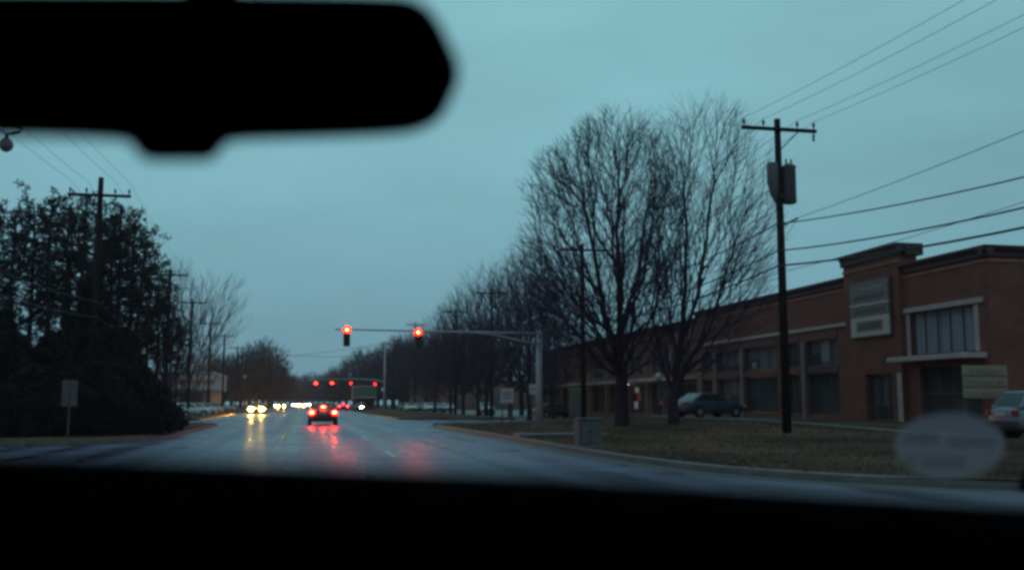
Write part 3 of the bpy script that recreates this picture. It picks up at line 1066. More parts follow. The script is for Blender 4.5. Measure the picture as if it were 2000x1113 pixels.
for px, Y, s in ((662, 330, .95), (676, 320, 1.1), (692, 310, 1.25), (708, 300, 1.3), (722, 290, 1.25), (738, 270, 1.15), (752, 250, 1.2), (768, 235, 1.2), (782, 225, 1.22), (797, 220, 1.2), (815, 236, 1.25), (835, 238, 1.35), (856, 236, 1.4), (880, 238, 1.5), (905, 236, 1.4), (930, 238, 1.5),
                 (487, 225, 1.02), (500, 230, 1.12), (513, 240, 1.22), (524, 250, 1.1), (532, 290, 1.0), (545, 330, .95), (470, 235, .95), (452, 240, .95), (436, 250, .95), (418, 245, 1.0), (400, 250, 1.0),
                 (556, 400, 1.0), (567, 420, .95), (578, 440, .95), (589, 450, 1.0), (600, 450, 1.05), (611, 450, 1.1), (622, 440, 1.0), (633, 430, 1.05), (644, 400, 1.1), (652, 380, 1.0)):
    x = xat(px, Y)
    sd_ = 'beyond the car lot' if px < 540 else ('closing the end of the road' if px < 656 else 'behind the far signals')
    put_tree('far_tree', S3, (x, Y, -.12), rg.uniform(0, 6), s, 'distant leafless tree ' + sd_, 'tree', 'distant trees ' + sd_)
for i, (px, Y, s, lab) in enumerate(((356, 112, 1.2, 'bare sapling leaning over the parked cars'), (378, 118, 1.05, 'slender bare tree fanning beside the pole with the box'), (330, 92, 1.12, 'bare young tree against the pine edge'))):
    put_tree('bare_sapling', S4, (xat(px, Y), Y, -.05), (0, .4, 2.6, .2)[i], s, lab, 'tree', 'bare saplings by the pines')


# evergreens
def tuft_mesh(centres, rs, k, length, width, droop=0.0, upbias=.35):
    n = len(centres)
    C = np.repeat(centres, k, axis=0)
    d = rs.normal(0, 1, (n * k, 3))
    d[:, 2] += upbias
    d /= np.linalg.norm(d, axis=1, keepdims=True)
    L = rs.uniform(length * .6, length * 1.2, (n * k, 1))
    s = np.cross(d, rs.normal(0, 1, d.shape))
    s /= np.linalg.norm(s, axis=1, keepdims=True) + 1e-9
    V = np.stack([C - s * width, C + s * width, C + d * L + np.array([0, 0, -droop]) * L], 1)
    # a leaf clump: base wide in its middle
    mid = C + d * L * .5
    V = np.stack([C, mid - s * width, C + d * L, mid + s * width], 1)
    return V.reshape(-1, 3), np.arange(n * k * 4).reshape(-1, 4)


def pine_meshes(name, h, seed, crown0=.35, rmax=2.6, nbr=34, lower=True):
    rs = np.random.RandomState(seed)
    A, B, ra, rb = [], [], [], []
    z = np.linspace(-.2, h * .97, 12)
    tx = np.cumsum(rs.normal(0, .05, 12)) * np.linspace(0, 1, 12)
    ty = np.cumsum(rs.normal(0, .05, 12)) * np.linspace(0, 1, 12)
    tr = np.interp(z, [0, h], [.21, .05])
    for i in range(11):
        A.append((tx[i], ty[i], z[i]))
        B.append((tx[i + 1], ty[i + 1], z[i + 1]))
        ra.append(tr[i])
        rb.append(tr[i + 1])
    cen = []
    for i in range(nbr):
        f = (i + rs.rand()) / nbr
        zz = h * (crown0 + (1 - crown0) * f)
        rad = rmax * (math.sin(math.pi * min(1, (.12 + .88 * f)) ** .9) ** .6) * rs.uniform(.6, 1.1) if f < .96 else .4
        rad = max(.35, rad)
        a = i * 2.4 + rs.normal(0, .3)
        p0 = np.array([np.interp(zz, z, tx), np.interp(zz, z, ty), zz])
        p1 = p0 + np.array([math.cos(a) * rad, math.sin(a) * rad, rad * rs.uniform(.15, .5)])
        A.append(p0)
        B.append(p1)
        ra.append(.045)
        rb.append(.015)
        for _ in range(int(2 + rad * 1.9)):
            q = p0 + (p1 - p0) * rs.uniform(.45, 1.05) + rs.normal(0, .34, 3)
            for _ in range(3):
                cen.append(q + rs.normal(0, .13, 3))
    Vt, Ft = seg_mesh(np.array(A, float), np.array(B, float), np.array(ra), np.array(rb), 6)
    Vc, Fc = tuft_mesh(np.array(cen), rs, 8, .34, .035)
    return npmesh(name + '_trunk', Vt, Ft, [M_BARK]), npmesh(name + '_crown', Vc, Fc, [M_NEED])


def bush_meshes(name, h, r, seed, n=700, pointed=.6, leaf=(.26, .05)):
    rs = np.random.RandomState(seed)
    f = rs.rand(n) ** .8
    prof = np.sin(np.pi * np.clip(.10 + .9 * f, 0, 1)) ** .6 * (1 - pointed * f) + .12
    th = rs.rand(n) * 6.283
    rad = r * prof * np.sqrt(rs.uniform(.25, 1, n)) * (1 + .2 * np.sin(3 * th + 7 * f) + .12 * np.sin(7 * th - 5 * f))
    cen = np.stack([rad * np.cos(th), rad * np.sin(th), .1 + f * (h - .25)], 1)
    Vc, Fc = tuft_mesh(cen, rs, 12, leaf[0], leaf[1], upbias=.5)
    A = np.array([[0, 0, -.15], [0, 0, h * .4], [0, 0, h * .3]], float)
    B = np.array([[0, 0, h * .4], [.05, 0, h * .85], [r * .3, 0, h * .6]], float)
    Vt, Ft = seg_mesh(A, B, np.array([.1, .07, .04]), np.array([.07, .02, .015]), 6)
    return npmesh(name + '_trunk', Vt, Ft, [M_BARK]), npmesh(name + '_crown', Vc, Fc, [M_LEAF])


PN = [pine_meshes('pine1', 13, 51, .40, 2.4, 30), pine_meshes('pine2', 13.4, 57, .34, 2.6, 34), pine_meshes('pine3', 12, 53, .44, 2.1, 28)]
pines = [(10, 52, 0, .90), (48, 56, 1, .97), (86, 51, 2, 1.02), (118, 58, 0, 1.06), (150, 54, 1, .98), (185, 60, 2, 1.12), (218, 55, 0, .99), (246, 61, 1, 1.02), (262, 54, 2, .88), (285, 60, 0, .76), (303, 62, 2, .76), (318, 66, 2, .72), (330, 72, 0, .66), (343, 78, 2, .64), (-30, 57, 1, .98), (-70, 53, 2, 1.0), (122, 63, 1, 1.04), (205, 65, 0, 1.06)]
for i, (px, Y, k, s) in enumerate(pines):
    x = xat(px, Y)
    put_tree('pine_tree', PN[k], (x, Y, .08), i * 1.3, s * .91, 'tall dark pine in the grove at the side-street corner', 'tree', 'pines of the corner grove')
BU = [bush_meshes('cedar1', 6.0, 2.0, 61, 1500, .55), bush_meshes('cedar2', 4.2, 2.2, 62, 1300, .3), bush_meshes('shrub', 1.25, .8, 63, 420, .1, (.16, .035)), bush_meshes('cedar3', 8.0, 1.6, 64, 1500, .8)]
for i, (px, Y, k, s) in enumerate(((-40, 47, 1, 1.05), (10, 45, 0, .92), (40, 48, 1, 1.1), (70, 43, 1, .85), (100, 47, 0, .95), (130, 49, 1, 1.1), (165, 50, 3, 1.08), (185, 44, 1, .9), (210, 48, 0, 1.0), (240, 45, 1, .95), (225, 50, 0, 1.05), (232, 47, 1, .85), (246, 52, 0, .82), (258, 57, 1, .8), (272, 62, 1, .75), (20, 41, 1, .6), (150, 42, 1, .62), (225, 42, 1, .6), (240, 42.5, 1, .55), (90, 40.5, 1, .5), (0, 50, 3, .9))):
    x = xat(px, Y)
    lab = ('dark narrow evergreen spire among the pines' if k == 3 else ('dark bushy cedar filling in under the pines' if s > .7 else 'low dark shrub at the front edge of the pines'))
    put_tree('cedar_bush' if s > .7 else 'evergreen_shrub', BU[k], (x, Y, .08), i * 2.1, (s * .95, s * .95, s * .78), lab, 'shrub', 'undergrowth of the corner grove' + (' spires' if k == 3 else ('' if s > .7 else ' edge')))
put_tree('round_shrub', BU[2], (xat(316, 43), 43, .1), 0, 1.15, 'small rounded shrub alone at the tip of the grass corner', 'shrub')


# ------------------------------------------------------------------ the brick building
def panel_window(parent, Xf, y0, y1, z0, z1, ny, nz, frame, kind='dark', depth=.16, fw=.07):
    w = MB()
    x0, x1 = Xf + depth, Xf + depth + .07
    w.box(x0, x1, y0, y1, z0, z0 + fw).box(x0, x1, y0, y1, z1 - fw, z1)
    w.box(x0, x1, y0, y0 + fw, z0 + fw, z1 - fw).box(x0, x1, y1 - fw, y1, z0 + fw, z1 - fw)
    dy, dz = (y1 - y0 - fw) / ny, (z1 - z0 - fw) / nz
    for i in range(1, ny):
        w.box(x0 + .005, x1 - .005, y0 + i * dy + .012, y0 + i * dy + fw - .012, z0 + fw, z1 - fw)
    for k in range(1, nz):
        w.box(x0 + .01, x1 - .01, y0 + fw, y1 - fw, z0 + k * dz + .012, z0 + k * dz + fw - .012)
    win = w.build('window', frame, parent)
    for i in range(ny):
        for k in range(nz):
            MB().box(x0 + .03, x0 + .04, y0 + i * dy + fw * .6, y0 + (i + 1) * dy + fw * .4, z0 + k * dz + fw * .6, z0 + (k + 1) * dz + fw * .4).build('pane', M_GLASS, win)
    if kind == 'curtain':
        n = 90
        m = MB()
        rr = random.Random(int(y0 * 10))
        gap = rr.uniform(.5, .62)
        for i in range(n + 1):
            t_ = i / n
            yy = y0 + .1 + (y1 - y0 - .2) * t_
            xx = x1 + .08 + .05 * math.sin(t_ * 75) + .02 * math.sin(t_ * 31) + (.28 if abs(t_ - gap) < .03 else 0)
            m.v += [(xx, yy, z0 + .03), (xx, yy, z1 - .03)]
        m.f += [(2 * i, 2 * i + 2, 2 * i + 3, 2 * i + 1) for i in range(n)]
        m.build('curtain', M_CURT, win, True)
    elif kind == 'blind':
        rr = random.Random(int(y0 * 10 + z0))
        for i in range(ny):
            a = y0 + i * dy + .12
            b_ = y0 + (i + 1) * dy - .02
            zb = z0 + (z1 - z0) * rr.choice((.05, .05, .3, .5))
            MB().box(x1 + .10, x1 + .12, a, b_, zb, z1 - .05).build('blind', M_SIGNM, win)
    return win


def wall_cells(Xf, X2, y0, y1, z0, z1, ops):
    ys = sorted({y0, y1} | {v for o in ops for v in o[:2]})
    zs = sorted({z0, z1} | {v for o in ops for v in o[2:4]})
    m = MB()
    for a, b in zip(ys[:-1], ys[1:]):
        run = None
        for c, d in zip(zs[:-1], zs[1:]):
            hole = any(o[0] <= a + 1e-6 and b <= o[1] + 1e-6 and o[2] <= c + 1e-6 and d <= o[3] + 1e-6 for o in ops)
            if hole:
                if run:
                    m.box(Xf, X2, a, b, run[0], run[1])
                run = None
            else:
                run = (run[0], d) if run else (c, d)
        if run:
            m.box(Xf, X2, a, b, run[0], run[1])
    return m


XF = 27.0
ZB = Z1 - .35
bld = thing('brick_building', 'long two-storey red brick commercial building with raised sign tower', 'building', (XF, 50, Z1))


def fy(px, X=XF):
    d = ray(px, VPY)
    return X * d.y / d.x


def fz(px, py, X=XF):
    d = ray(px, py)
    return EYE + d.z * X / d.x


# near wing
yN, yT0, yT1, yE = fy(1942), fy(1765, XF - .25), fy(1657, XF - .25), 66.0
ROOF = 7.35
ups = [(fy(1912), fy(1785), 3.50, 5.45), (fy(1920), fy(1800), Z1, 3.05)]
wall_cells(XF, XF + .35, yN, yT0, ZB, ROOF, ups).build('wall', M_BRICK, bld)
endops = [(XF + 2.0, XF + 5.5, 3.5, 5.45), (XF + 8, XF + 11.5, 3.5, 5.45)]
m = wall_cells(0, .35, XF + .35, XF + 16, ZB, ROOF, endops)
m.v = [(y, yN + x, z) for x, y, z in m.v]
m.f = [tuple(reversed(q)) for q in m.f]
m.build('end_wall', M_BRICK, bld)
for a, b, c, d in endops:
    MB().box(a, b, yN + .2, yN + .24, c, d).build('window', M_CGLASS, bld)
    MB().box(a - .3, b + .3, yN - .08, yN - .002, d, d + .2).build('lintel', M_STONE, bld)
panel_window(bld, XF, *ups[0], 5, 1, M_FRAME, 'curtain', .12)
panel_window(bld, XF, *ups[1], 4, 2, M_FRAME, 'dark', .2)
for a in (ups[0][0] - .28, ups[0][1] + .02):
    MB().box(XF - .03, XF + .10, a, a + .26, 3.50, 5.45).build('jamb', M_STONE, bld)
MB().box(XF - .13, XF + .05, yN + .3, yT0 - .05, 5.46, 5.68).build('lintel', M_STONE, bld, bevel=.01)
MB().box(XF - 1.15, XF + .05, yN + .25, fy(1735, XF - 1.15), 3.20, 3.42).build('canopy', M_STONE, bld, bevel=.02)
MB().box(XF + .8, XF + .9, yN + .4, yT0 - .1, ZB, 3.2).build('back_panel', M_ROOM, bld)
MB().box(XF + .8, XF + .9, yN + .4, yT0 - .1, 3.21, 5.6).build('back_panel', M_ROOM, bld)


def cornice(y0, y1, x, z, ret=True, proj=.28, h=.48):
    m = MB()
    prof = [(0, z - h), (-.10, z - h + .04), (-.12, z - .28), (-proj, z - .10), (-proj, z), (.30, z)]
    m.prism(prof, lambda a, c, d: (x + a, d, c), y0, y1)
    return m


cornice(yN - .28, yT0 + .02, XF, ROOF + .40).build('cornice', M_CORN, bld)
m = MB()
prof = [(0, -.48), (-.10, -.44), (-.12, -.28), (-.28, -.10), (-.28, 0), (.30, 0)]
m.prism(prof, lambda a, c, d: (d, yN + a, ROOF + .40 + c), XF - .279, XF + 16)
m.build('cornice', M_CORN, bld)
MB().box(XF - .05, XF + .1, yN + .0, yT0 - .02, ROOF - .26, ROOF - .14).build('string_course', M_COURSE, bld)
MB().box(XF + .02, XF + 16, yN - .05, yN + .1, ROOF - .26, ROOF - .14).build('string_course', M_COURSE, bld)

# sign tower
XT = XF - .25
tops = [(fy(1745, XT), fy(1692, XT), Z1, 2.75)]
wall_cells(XT, XF + .35, yT0, yT1, ZB, 8.2, tops).build('wall', M_BRICK, bld)
MB().box(XF + .351, XF + .75, yT0, yT1, ROOF - 1, 8.2).build('tower_body', M_BRICK, bld)
panel_window(bld, XT, *tops[0], 3, 1, M_FRAME, 'blind', .25)
MB().box(XT - .02, XT + .12, yT0 + .05, yT0 + .42, ZB, 2.75).build('pilaster', M_STONE, bld)
cornice(yT0 - .25, yT1 + .12, XT, 8.75, proj=.24, h=.55).build('cornice', M_CORN, bld)
MB().box(XT + .29, XF + .95, yT0 - .25, yT1 + .12, 8.2, 8.745).build('cornice', M_CORN, bld)
MB().box(XT - .05, XT + .1, yT0 - .04, yT1 + .04, 7.86, 7.98).build('string_course', M_COURSE, bld)
# the sign: three stacked boards in a dark frame with rows of marks too small to read
y0s, y1s = fy(1750, XT), fy(1674, XT)
sg = MB().box(XT - .12, XT - .004, y0s - .1, y1s + .1, 4.52, 7.32).build('sign', M_SIGND, bld, bevel=.01)
MB().box(XT - .16, XT - .122, y0s, y1s, 6.22, 7.22).build('board', M_SIGNM, sg)
MB().box(XT - .19, XT - .122, y0s, y1s, 6.07, 6.19).build('board', M_SIGNP, sg)
MB().box(XT - .16, XT - .122, y0s, y1s, 5.56, 6.05).build('board', M_SIGNM, sg)
MB().box(XT - .17, XT - .122, y0s, y1s, 4.60, 5.53).build('board', M_SIGNP, sg)
MB().box(XT - .19, XT - .171, y0s + .55, y1s - .55, 4.84, 5.32).build('inset', M_SIGNM, sg)
rr = random.Random(5)
for z0, z1, a, b, mt, xx in ((6.78, 6.98, .45, 2.9, M_SIGNP, .165), (6.36, 6.60, .4, 2.9, M_SIGND, .165), (5.68, 5.92, .3, 3.0, M_SIGND, .165), (4.94, 5.22, .75, 2.6, M_SIGND, .195)):
    mm_ = MB()
    yy = y0s + a
    while yy < min(y0s + b, y1s - .3):
        w_ = rr.uniform(.07, .17)
        k = rr.randint(0, 2)
        mm_.box(XT - xx - .012, XT - xx, yy, yy + w_ * .35, z0, z1)
        mm_.box(XT - xx - .011, XT - xx, yy, yy + w_, z0 + (z1 - z0) * (.0, .4, .8)[k], z0 + (z1 - z0) * (.2, .6, 1.0)[k])
        yy += w_ + .07
    mm_.build('lettering', mt, sg)

# long wing
bays = [(fy(1648) + .35, fy(1578)), (fy(1566), fy(1538)), (fy(1520), fy(1456)), (fy(1446), fy(1403)), (fy(1393), yE - .8)]
ops = []
for a, b in bays:
    ops += [(a, b, Z1 + .25, 2.95), (a, b, 3.35, 4.75)]
wall_cells(XF, XF + .35, yT1, yE, ZB, ROOF, ops).build('wall', M_BRICK, bld)
for i, (a, b) in enumerate(bays):
    panel_window(bld, XF, a, b, Z1 + .25, 2.95, 3, 1, M_FRAME, 'blind' if i % 2 else 'dark', .22)
    panel_window(bld, XF, a, b, 3.35, 4.75, 3, 1, M_FRAME, 'blind', .14)
    MB().box(XF - .04, XF + .1, a, b, 2.96, 3.34).build('spandrel', M_MAROON, bld)
    MB().box(XF - .035, XF + .1, a, b, 4.76, 5.2).build('spandrel', M_MAROON, bld)
    MB().box(XF - .16, XF + .06, b + .02, b + .36, ZB, 4.7).build('column', M_COLUMN, bld, bevel=.02)
MB().box(XF - .14, XF + .05, yT1 + .02, yE, 5.28, 5.46).build('band', M_STONE, bld, bevel=.01)
cornice(yT1 - .02, yE + .2, XF, ROOF + .40).build('cornice', M_CORN, bld)
MB().box(XF - .05, XF + .1, yT1 + .02, yE, ROOF - .26, ROOF - .14).build('string_course', M_COURSE, bld)
MB().box(XF + .9, XF + 1.0, yT0 + .1, yE - .2, ZB, ROOF).build('back_panel', M_ROOM, bld)
MB().box(XF + .30, XF + 16, yN + .3, yE, ROOF - .1, ROOF + .05).build('roof', M_TAR, bld)
MB().box(XF + 15.7, XF + 16, yN + .36, yE, ZB, ROOF - .1).build('back_wall', M_BRICK, bld)
MB().box(XF + .35, XF + 15.7, yE - .3, yE, ZB, ROOF - .1).build('side_wall', M_BRICK, bld)
pz = fz(1600, 700)
MB().box(XF + .30, XF + .32, fy(1613), fy(1598), 3.6, 4.7).build('poster', M_SIGNP, bld)
MB().box(XF + .30, XF + .32, fy(1470), fy(1462), 3.5, 3.9).build('poster', M_SIGNP, bld)

# tan shop row further on
yA, yZ = yE + .25, 118.0
row_b = thing('shop_row', 'tan brick row of shops with small slab canopies over the doors', 'building', (XF + .4, 90, .1))
XS = XF + .4
tops = []
yy = yA + 1.2
shops = []
while yy + 4.4 < yZ:
    shops.append((yy, yy + 3.9))
    yy += 5.6
for a, b in shops:
    tops += [(a, b, .45, 2.85), (a + .3, b - .3, 3.7, 5.3)]
wall_cells(XS, XS + .35, yA, yZ, -.1, 7.1, tops).build('wall', M_TANB, row_b)
for i, (a, b) in enumerate(shops):
    panel_window(row_b, XS, a, b, .45, 2.85, 3, 1, M_FRAME, 'blind' if i % 2 else 'dark', .25)
    panel_window(row_b, XS, a + .3, b - .3, 3.7, 5.3, 2, 1, M_FRAME, 'blind', .12)
    MB().box(XS - 1.1, XS + .05, a - .3, b + .3, 3.05, 3.30).build('canopy', M_STONE, row_b, bevel=.02)
    MB().box(XS - .14, XS + .06, b + .55, b + .95, -.1, 6.4).build('column', M_COLUMN, row_b, bevel=.02)
MB().box(XS + .7, XS + .8, yA + .2, yZ - .2, -.1, 7.0).build('back_panel', M_ROOM, row_b)
cornice(yA, yZ + .2, XS, 7.4).build('cornice', M_CORN, row_b)
MB().box(XS + .3, XS + 14, yA, yZ, 6.8, 6.95).build('roof', M_TAR, row_b)
MB().box(XS + .35, XS + 14, yZ - .3, yZ, -.1, 6.8).build('side_wall', M_TANB, row_b)
yl = fy(1237, XS)
lampz = fz(1237, 750, XS - .6)
MB().box(XS - .75, XS - .55, yl - .45, yl + .45, 2.90, 2.98).build('canopy_lamp', E_SHOP, row_b)
for px, z0, z1, mt in ((1238, .9, 1.5, M_WHITE), (1244, 1.55, 2.2, M_RED), (1240, 2.25, 2.7, M_WHITE), (1287, 1.2, 1.6, M_RED)):
    y_ = fy(px, XS)
    MB().box(XS + .20, XS + .215, y_ - .5, y_ + .5, z0, z1).build('poster', mt, row_b)

# low pale building across the road, beyond the car lot
lb = thing('low_building', 'long low pale showroom behind the car lot with a striped fascia', 'building', (-26, 150, 0))
MB().box(-46, -13.2, 150, 172, -.1, 3.2).build('wall', M_SIGNM, lb)
MB().box(-46.4, -12.8, 149.5, 172.4, 3.2, 5.6).build('fascia', pmat('pale_blue_fascia', (.34, .30, .33), .6, .15, 1), lb, bevel=.05)
MB().box(-46.42, -12.78, 149.45, 149.51, 4.2, 4.5).build('stripe', M_RED, lb)
MB().box(-46.42, -12.78, 149.44, 149.51, 5.0, 5.15).build('stripe', M_WHITE, lb)
MB().box(-46.5, -12.7, 149.4, 172.5, 5.6, 5.75).build('roof', M_WHITE, lb)
for i in range(8):
    x = -45 + i * 3.9
    w_ = MB().box(x, x + 3.3, 149.9, 149.99, .3, 2.9).build('window', M_FRAME, lb)
    for k in range(2):
        MB().box(x + .08 + k * 1.6, x + 1.6 + k * 1.6, 149.86, 149.899, .4, 2.8).build('pane', M_CGLASS, w_)
lb = thing('flat_roof_shed', 'small flat white roofed shed at the back of the car lot', 'building', (-16, 122, 0))
MB().box(-20.5, -16.2, 121, 127, -.05, 2.9).build('wall', M_SIGNM, lb)
MB().box(-20.9, -15.8, 120.5, 127.3, 2.9, 3.2).build('roof', M_WHITE, lb, bevel=.03)
MB().box(-19, -17.6, 120.94, 120.999, .0, 2.2).build('door', M_FRAME, lb)

lb = thing('far_warehouse', 'long dull brown warehouse behind the far lot', 'building', (45, 206, 0))
MB().box(22, 95, 206, 230, -.1, 5.6).build('wall', M_TANB, lb)
MB().box(21.7, 95.3, 205.7, 230.3, 5.6, 6.0).build('roof', M_CORN, lb)
for i in range(14):
    w_ = MB().box(24 + i * 5, 27.4 + i * 5, 205.93, 205.999, .2, 3.0).build('window', M_FRAME, lb)
    MB().box(24.1 + i * 5, 27.3 + i * 5, 205.9, 205.929, .3, 2.9).build('pane', M_CGLASS, w_)

# green fronted canopy at the far junction
ca, cb_ = at(690, 755, 190), at(736, 777, 190)
t = thing('canopy', 'dull green fronted canopy on posts beyond the far signals', 'canopy', (ca.x, 190, 0))
MB().box(ca.x, cb_.x, 190, 196, cb_.z, ca.z).build('fascia', M_DKGREEN, t, bevel=.05)
MB().box(ca.x - .1, cb_.x + .1, 189.9, 196.1, ca.z, ca.z + .18).build('roof', M_STONE, t)
MB().box(ca.x + .05, cb_.x - .05, 189.93, 189.99, cb_.z, cb_.z + .2).build('trim', M_STONE, t)
for x in (ca.x + .4, cb_.x - .4):
    MB().box(x - .12, x + .12, 190.5, 190.8, -.1, cb_.z).build('post', M_FRAME, t)
MB().box(ca.x + .2, cb_.x - .2, 194, 196, -.1, cb_.z).build('kiosk', M_ROOM, t)


# ------------------------------------------------------------------ vehicles
SED = [(-2.25, .70, .40, .74, .80), (-2.17, .82, .27, .82, .94), (-1.65, .87, .22, .86, 1.00), (-.9, .88, .20, .87, .97), (0, .88, .20, .87, .95), (.9, .88, .20, .86, .95), (1.5, .87, .22, .81, .90), (2.05, .82, .25, .72, .80), (2.24, .68, .34, .58, .64)]


def car(label, loc, rz, paint, group=None, style='sedan', tail=None, head=None, name='parked_car', scale=1.0, third=False):
    t = thing(name, label, 'car', loc, rz, group)
    t.scale = (scale,) * 3
    m = MB()
    k = 0
    for y, w, zb, zs, zt in SED:
        if style == 'wagon' and y < -1.0:
            zt += .02
        h = [(0, zb), (w * .82, zb), (w, zb + .13), (w, (zb + zs) / 2 + .08), (w * .97, zs), (w * .84, zt), (0, zt + .025)]
        ring = h + [(-a, b) for a, b in h[-2:0:-1]]
        k = len(ring)
        m.v += [(a, y, b) for a, b in ring]
    for i in range(len(SED) - 1):
        for j in range(k):
            j2 = (j + 1) % k
            m.f.append((i * k + j, (i + 1) * k + j, (i + 1) * k + j2, i * k + j2))
    m.f.append(tuple(range(k)))
    e_ = (len(SED) - 1) * k
    m.f.append(tuple(e_ + j for j in reversed(range(k))))
    m.build('body', paint, t, True, sub=1, world=False)
    if style == 'sedan':
        yb0, yb1, yr0, yr1, zr = -1.78, 1.02, -1.02, .12, 1.39
    else:
        yb0, yb1, yr0, yr1, zr = -2.12, 1.02, -1.72, .15, 1.46
    zb0, wb, wr = .93, .79, .61
    c = [(-wb, yb0, zb0), (wb, yb0, zb0), (wb, yb1, zb0), (-wb, yb1, zb0), (-wr, yr0, zr), (wr, yr0, zr), (wr, yr1, zr), (-wr, yr1, zr)]
    m = MB()
    m.v = list(c)
    m.f = [(3, 2, 1, 0), (4, 5, 6, 7), (0, 1, 5, 4), (1, 2, 6, 5), (2, 3, 7, 6), (3, 0, 4, 7)]
    m.build('cabin', paint, t, True, bevel=.07, world=False)
    V8 = [Vector(q) for q in c]

    def glass(i0, i1, i2, i3, u0, u1, v0, v1, nm):
        def P(u, v):
            return V8[i0].lerp(V8[i1], u).lerp(V8[i3].lerp(V8[i2], u), v)
        nrm = (V8[i1] - V8[i0]).cross(V8[i3] - V8[i0]).normalized() * .012
        MB().poly([P(u0, v0) + nrm, P(u1, v0) + nrm, P(u1, v1) + nrm, P(u0, v1) + nrm]).build(nm, M_CGLASS, t, world=False)
    glass(2, 3, 7, 6, .07, .93, .12, .90, 'windshield')
    glass(0, 1, 5, 4, .08, .92, .14, .88, 'rear_window')
    for a, b, c_, d in ((1, 2, 6, 5), (3, 0, 4, 7)):
        s = (.10, .50, .54, .90) if a == 1 else (.10, .46, .50, .90)
        glass(a, b, c_, d, s[0], s[1], .14, .86, 'side_window')
        glass(a, b, c_, d, s[2], s[3], .14, .86, 'side_window')
    for sx in (-1, 1):
        for y in (-1.38, 1.36):
            arch = [(.37 * math.cos(a), .37 * math.sin(a)) for a in np.linspace(0, 2 * math.pi, 21)[:-1]]
            MB().prism(arch, lambda a, b, d: (sx * d, y + a, .34 + b), .75, .884).build('wheel_arch', M_TRIM, t, world=False)
            ty = [(.31 * math.cos(a), .31 * math.sin(a)) for a in np.linspace(0, 2 * math.pi, 21)[:-1]]
            wh = MB().prism(ty, lambda a, b, d: (sx * d, y + a, .31 + b), .70, .90).build('wheel', M_TYRE, t, bevel=.02, world=False)
            hb = [(.19 * math.cos(a), .19 * math.sin(a)) for a in np.linspace(0, 2 * math.pi, 17)[:-1]]
            MB().prism(hb, lambda a, b, d: (sx * d, y + a, .31 + b), .89, .912).build('hubcap', M_HUB, wh, world=False)
        hx = .60
        MB().box(sx * hx - .15, sx * hx + .15, 2.12, 2.235, .54, .72).build('headlight', M_CLENS, t, bevel=.01, world=False)
        if head:
            hr_ = .16 if head is E_HEADY else .095  # yellow lamps get an oversized glowing disc to imitate their glare
            MB().prism([(hr_ * math.cos(a), hr_ * math.sin(a)) for a in np.linspace(0, 2 * math.pi, 13)[:-1]], lambda a, b, d: (sx * hx + a, d, .63 + b), 2.237, 2.245).build('bulb', head, t, world=False)
        MB().box(sx * .68 - .13, sx * .68 + .13, -2.265, -2.17, .72, .88).build('taillight', tail or M_DLENS, t, bevel=.01, world=False)
        if tail is E_TAIL:
            MB().box(sx * .68 - .07, sx * .68 + .07, -2.275, -2.266, .75, .85).build('bulb', E_TAILH, t, world=False)
        MB().box(sx * .93 - .09, sx * .93 + .09, .62, .70, .93, 1.05).build('wing_mirror', paint, t, bevel=.02, world=False)
    MB().box(-.80, .80, -2.33, -2.20, .36, .56).build('bumper', M_TRIM, t, bevel=.03, world=False)
    MB().box(-.76, .76, 2.18, 2.32, .34, .52).build('bumper', M_TRIM, t, bevel=.03, world=False)
    MB().box(-.44, .44, 2.20, 2.262, .55, .66).build('grille', M_TRIM, t, world=False)
    MB().box(-.26, .26, -2.285, -2.24, .70, .84).build('number_plate', M_SIGNP, t, world=False)
    if third:
        y3 = -1.77 if style == 'sedan' else -2.08
        MB().box(-.14, .14, y3 - .12, y3, 1.10, 1.17).build('brake_light', tail, t, world=False)
        if tail is E_TAIL:
            MB().box(-.09, .09, y3 - .13, y3 - .121, 1.115, 1.155).build('bulb', E_TAILH, t, world=False)
    return t


def paint(name, col, rough=.3):
    return pmat('paint_' + name, col, rough, .08, 1.5, spec=.5)


pb_ = paint('dark', (.03, .012, .014))
car('dark car stopped ahead with both tail lamps and high brake lamp lit', (at(631, 825, 63).x, 65.3, .0), 0, pb_, None, 'sedan', E_TAIL, None, 'braking_car', 1.0, True)
car('dim dark car with red tail lamps beyond the stopped car', (at(668, 795, 175).x, 175, 0), R(4), pb_, None, 'sedan', E_TAILD, None, 'distant_car', 1.0, True)
car('pale van-like wagon waiting far up the road', (at(640, 790, 235).x, 235, 0), 0, paint('silver', (.5, .42, .44)), None, 'wagon', E_TAILD, None, 'distant_car')
oncoming = [(501, 122, E_HEADY, 'oncoming car with two bright yellow headlamps close together', 'sedan', 1.0), (549.5, 215, E_HEADO, 'oncoming car with one merged amber headlamp glow', 'sedan', 1.0),
            (588, 290, E_HEADO, 'oncoming car with amber and white glow in the middle lane', 'sedan', 1.0), (575, 330, E_HEADS, 'small far oncoming car with white headlamps', 'sedan', 1.0), (600.5, 345, E_HEADS, 'small far oncoming car just beside the stopped car', 'sedan', 1.0), (534, 310, E_HEADS, 'tiny far oncoming car between two glowing ones', 'sedan', .8)]
for px, Y, hm, lab, st, s in oncoming:
    car(lab, (xat(px, Y), Y + 2.2, 0), R(180), paint('grey', (.10, .08, .085)), 'oncoming cars', st, None, hm, 'oncoming_car', s)
tcar = car('dark car with one lit headlamp nosing out by the green canopy', (at(706, 795, 168).x, 170, 0), R(165), pb_, None, 'sedan', None, None, 'emerging_car')
MB().box(-.75, -.50, 2.24, 2.26, .58, .72).build('lamp', E_HEADS, tcar, world=False)

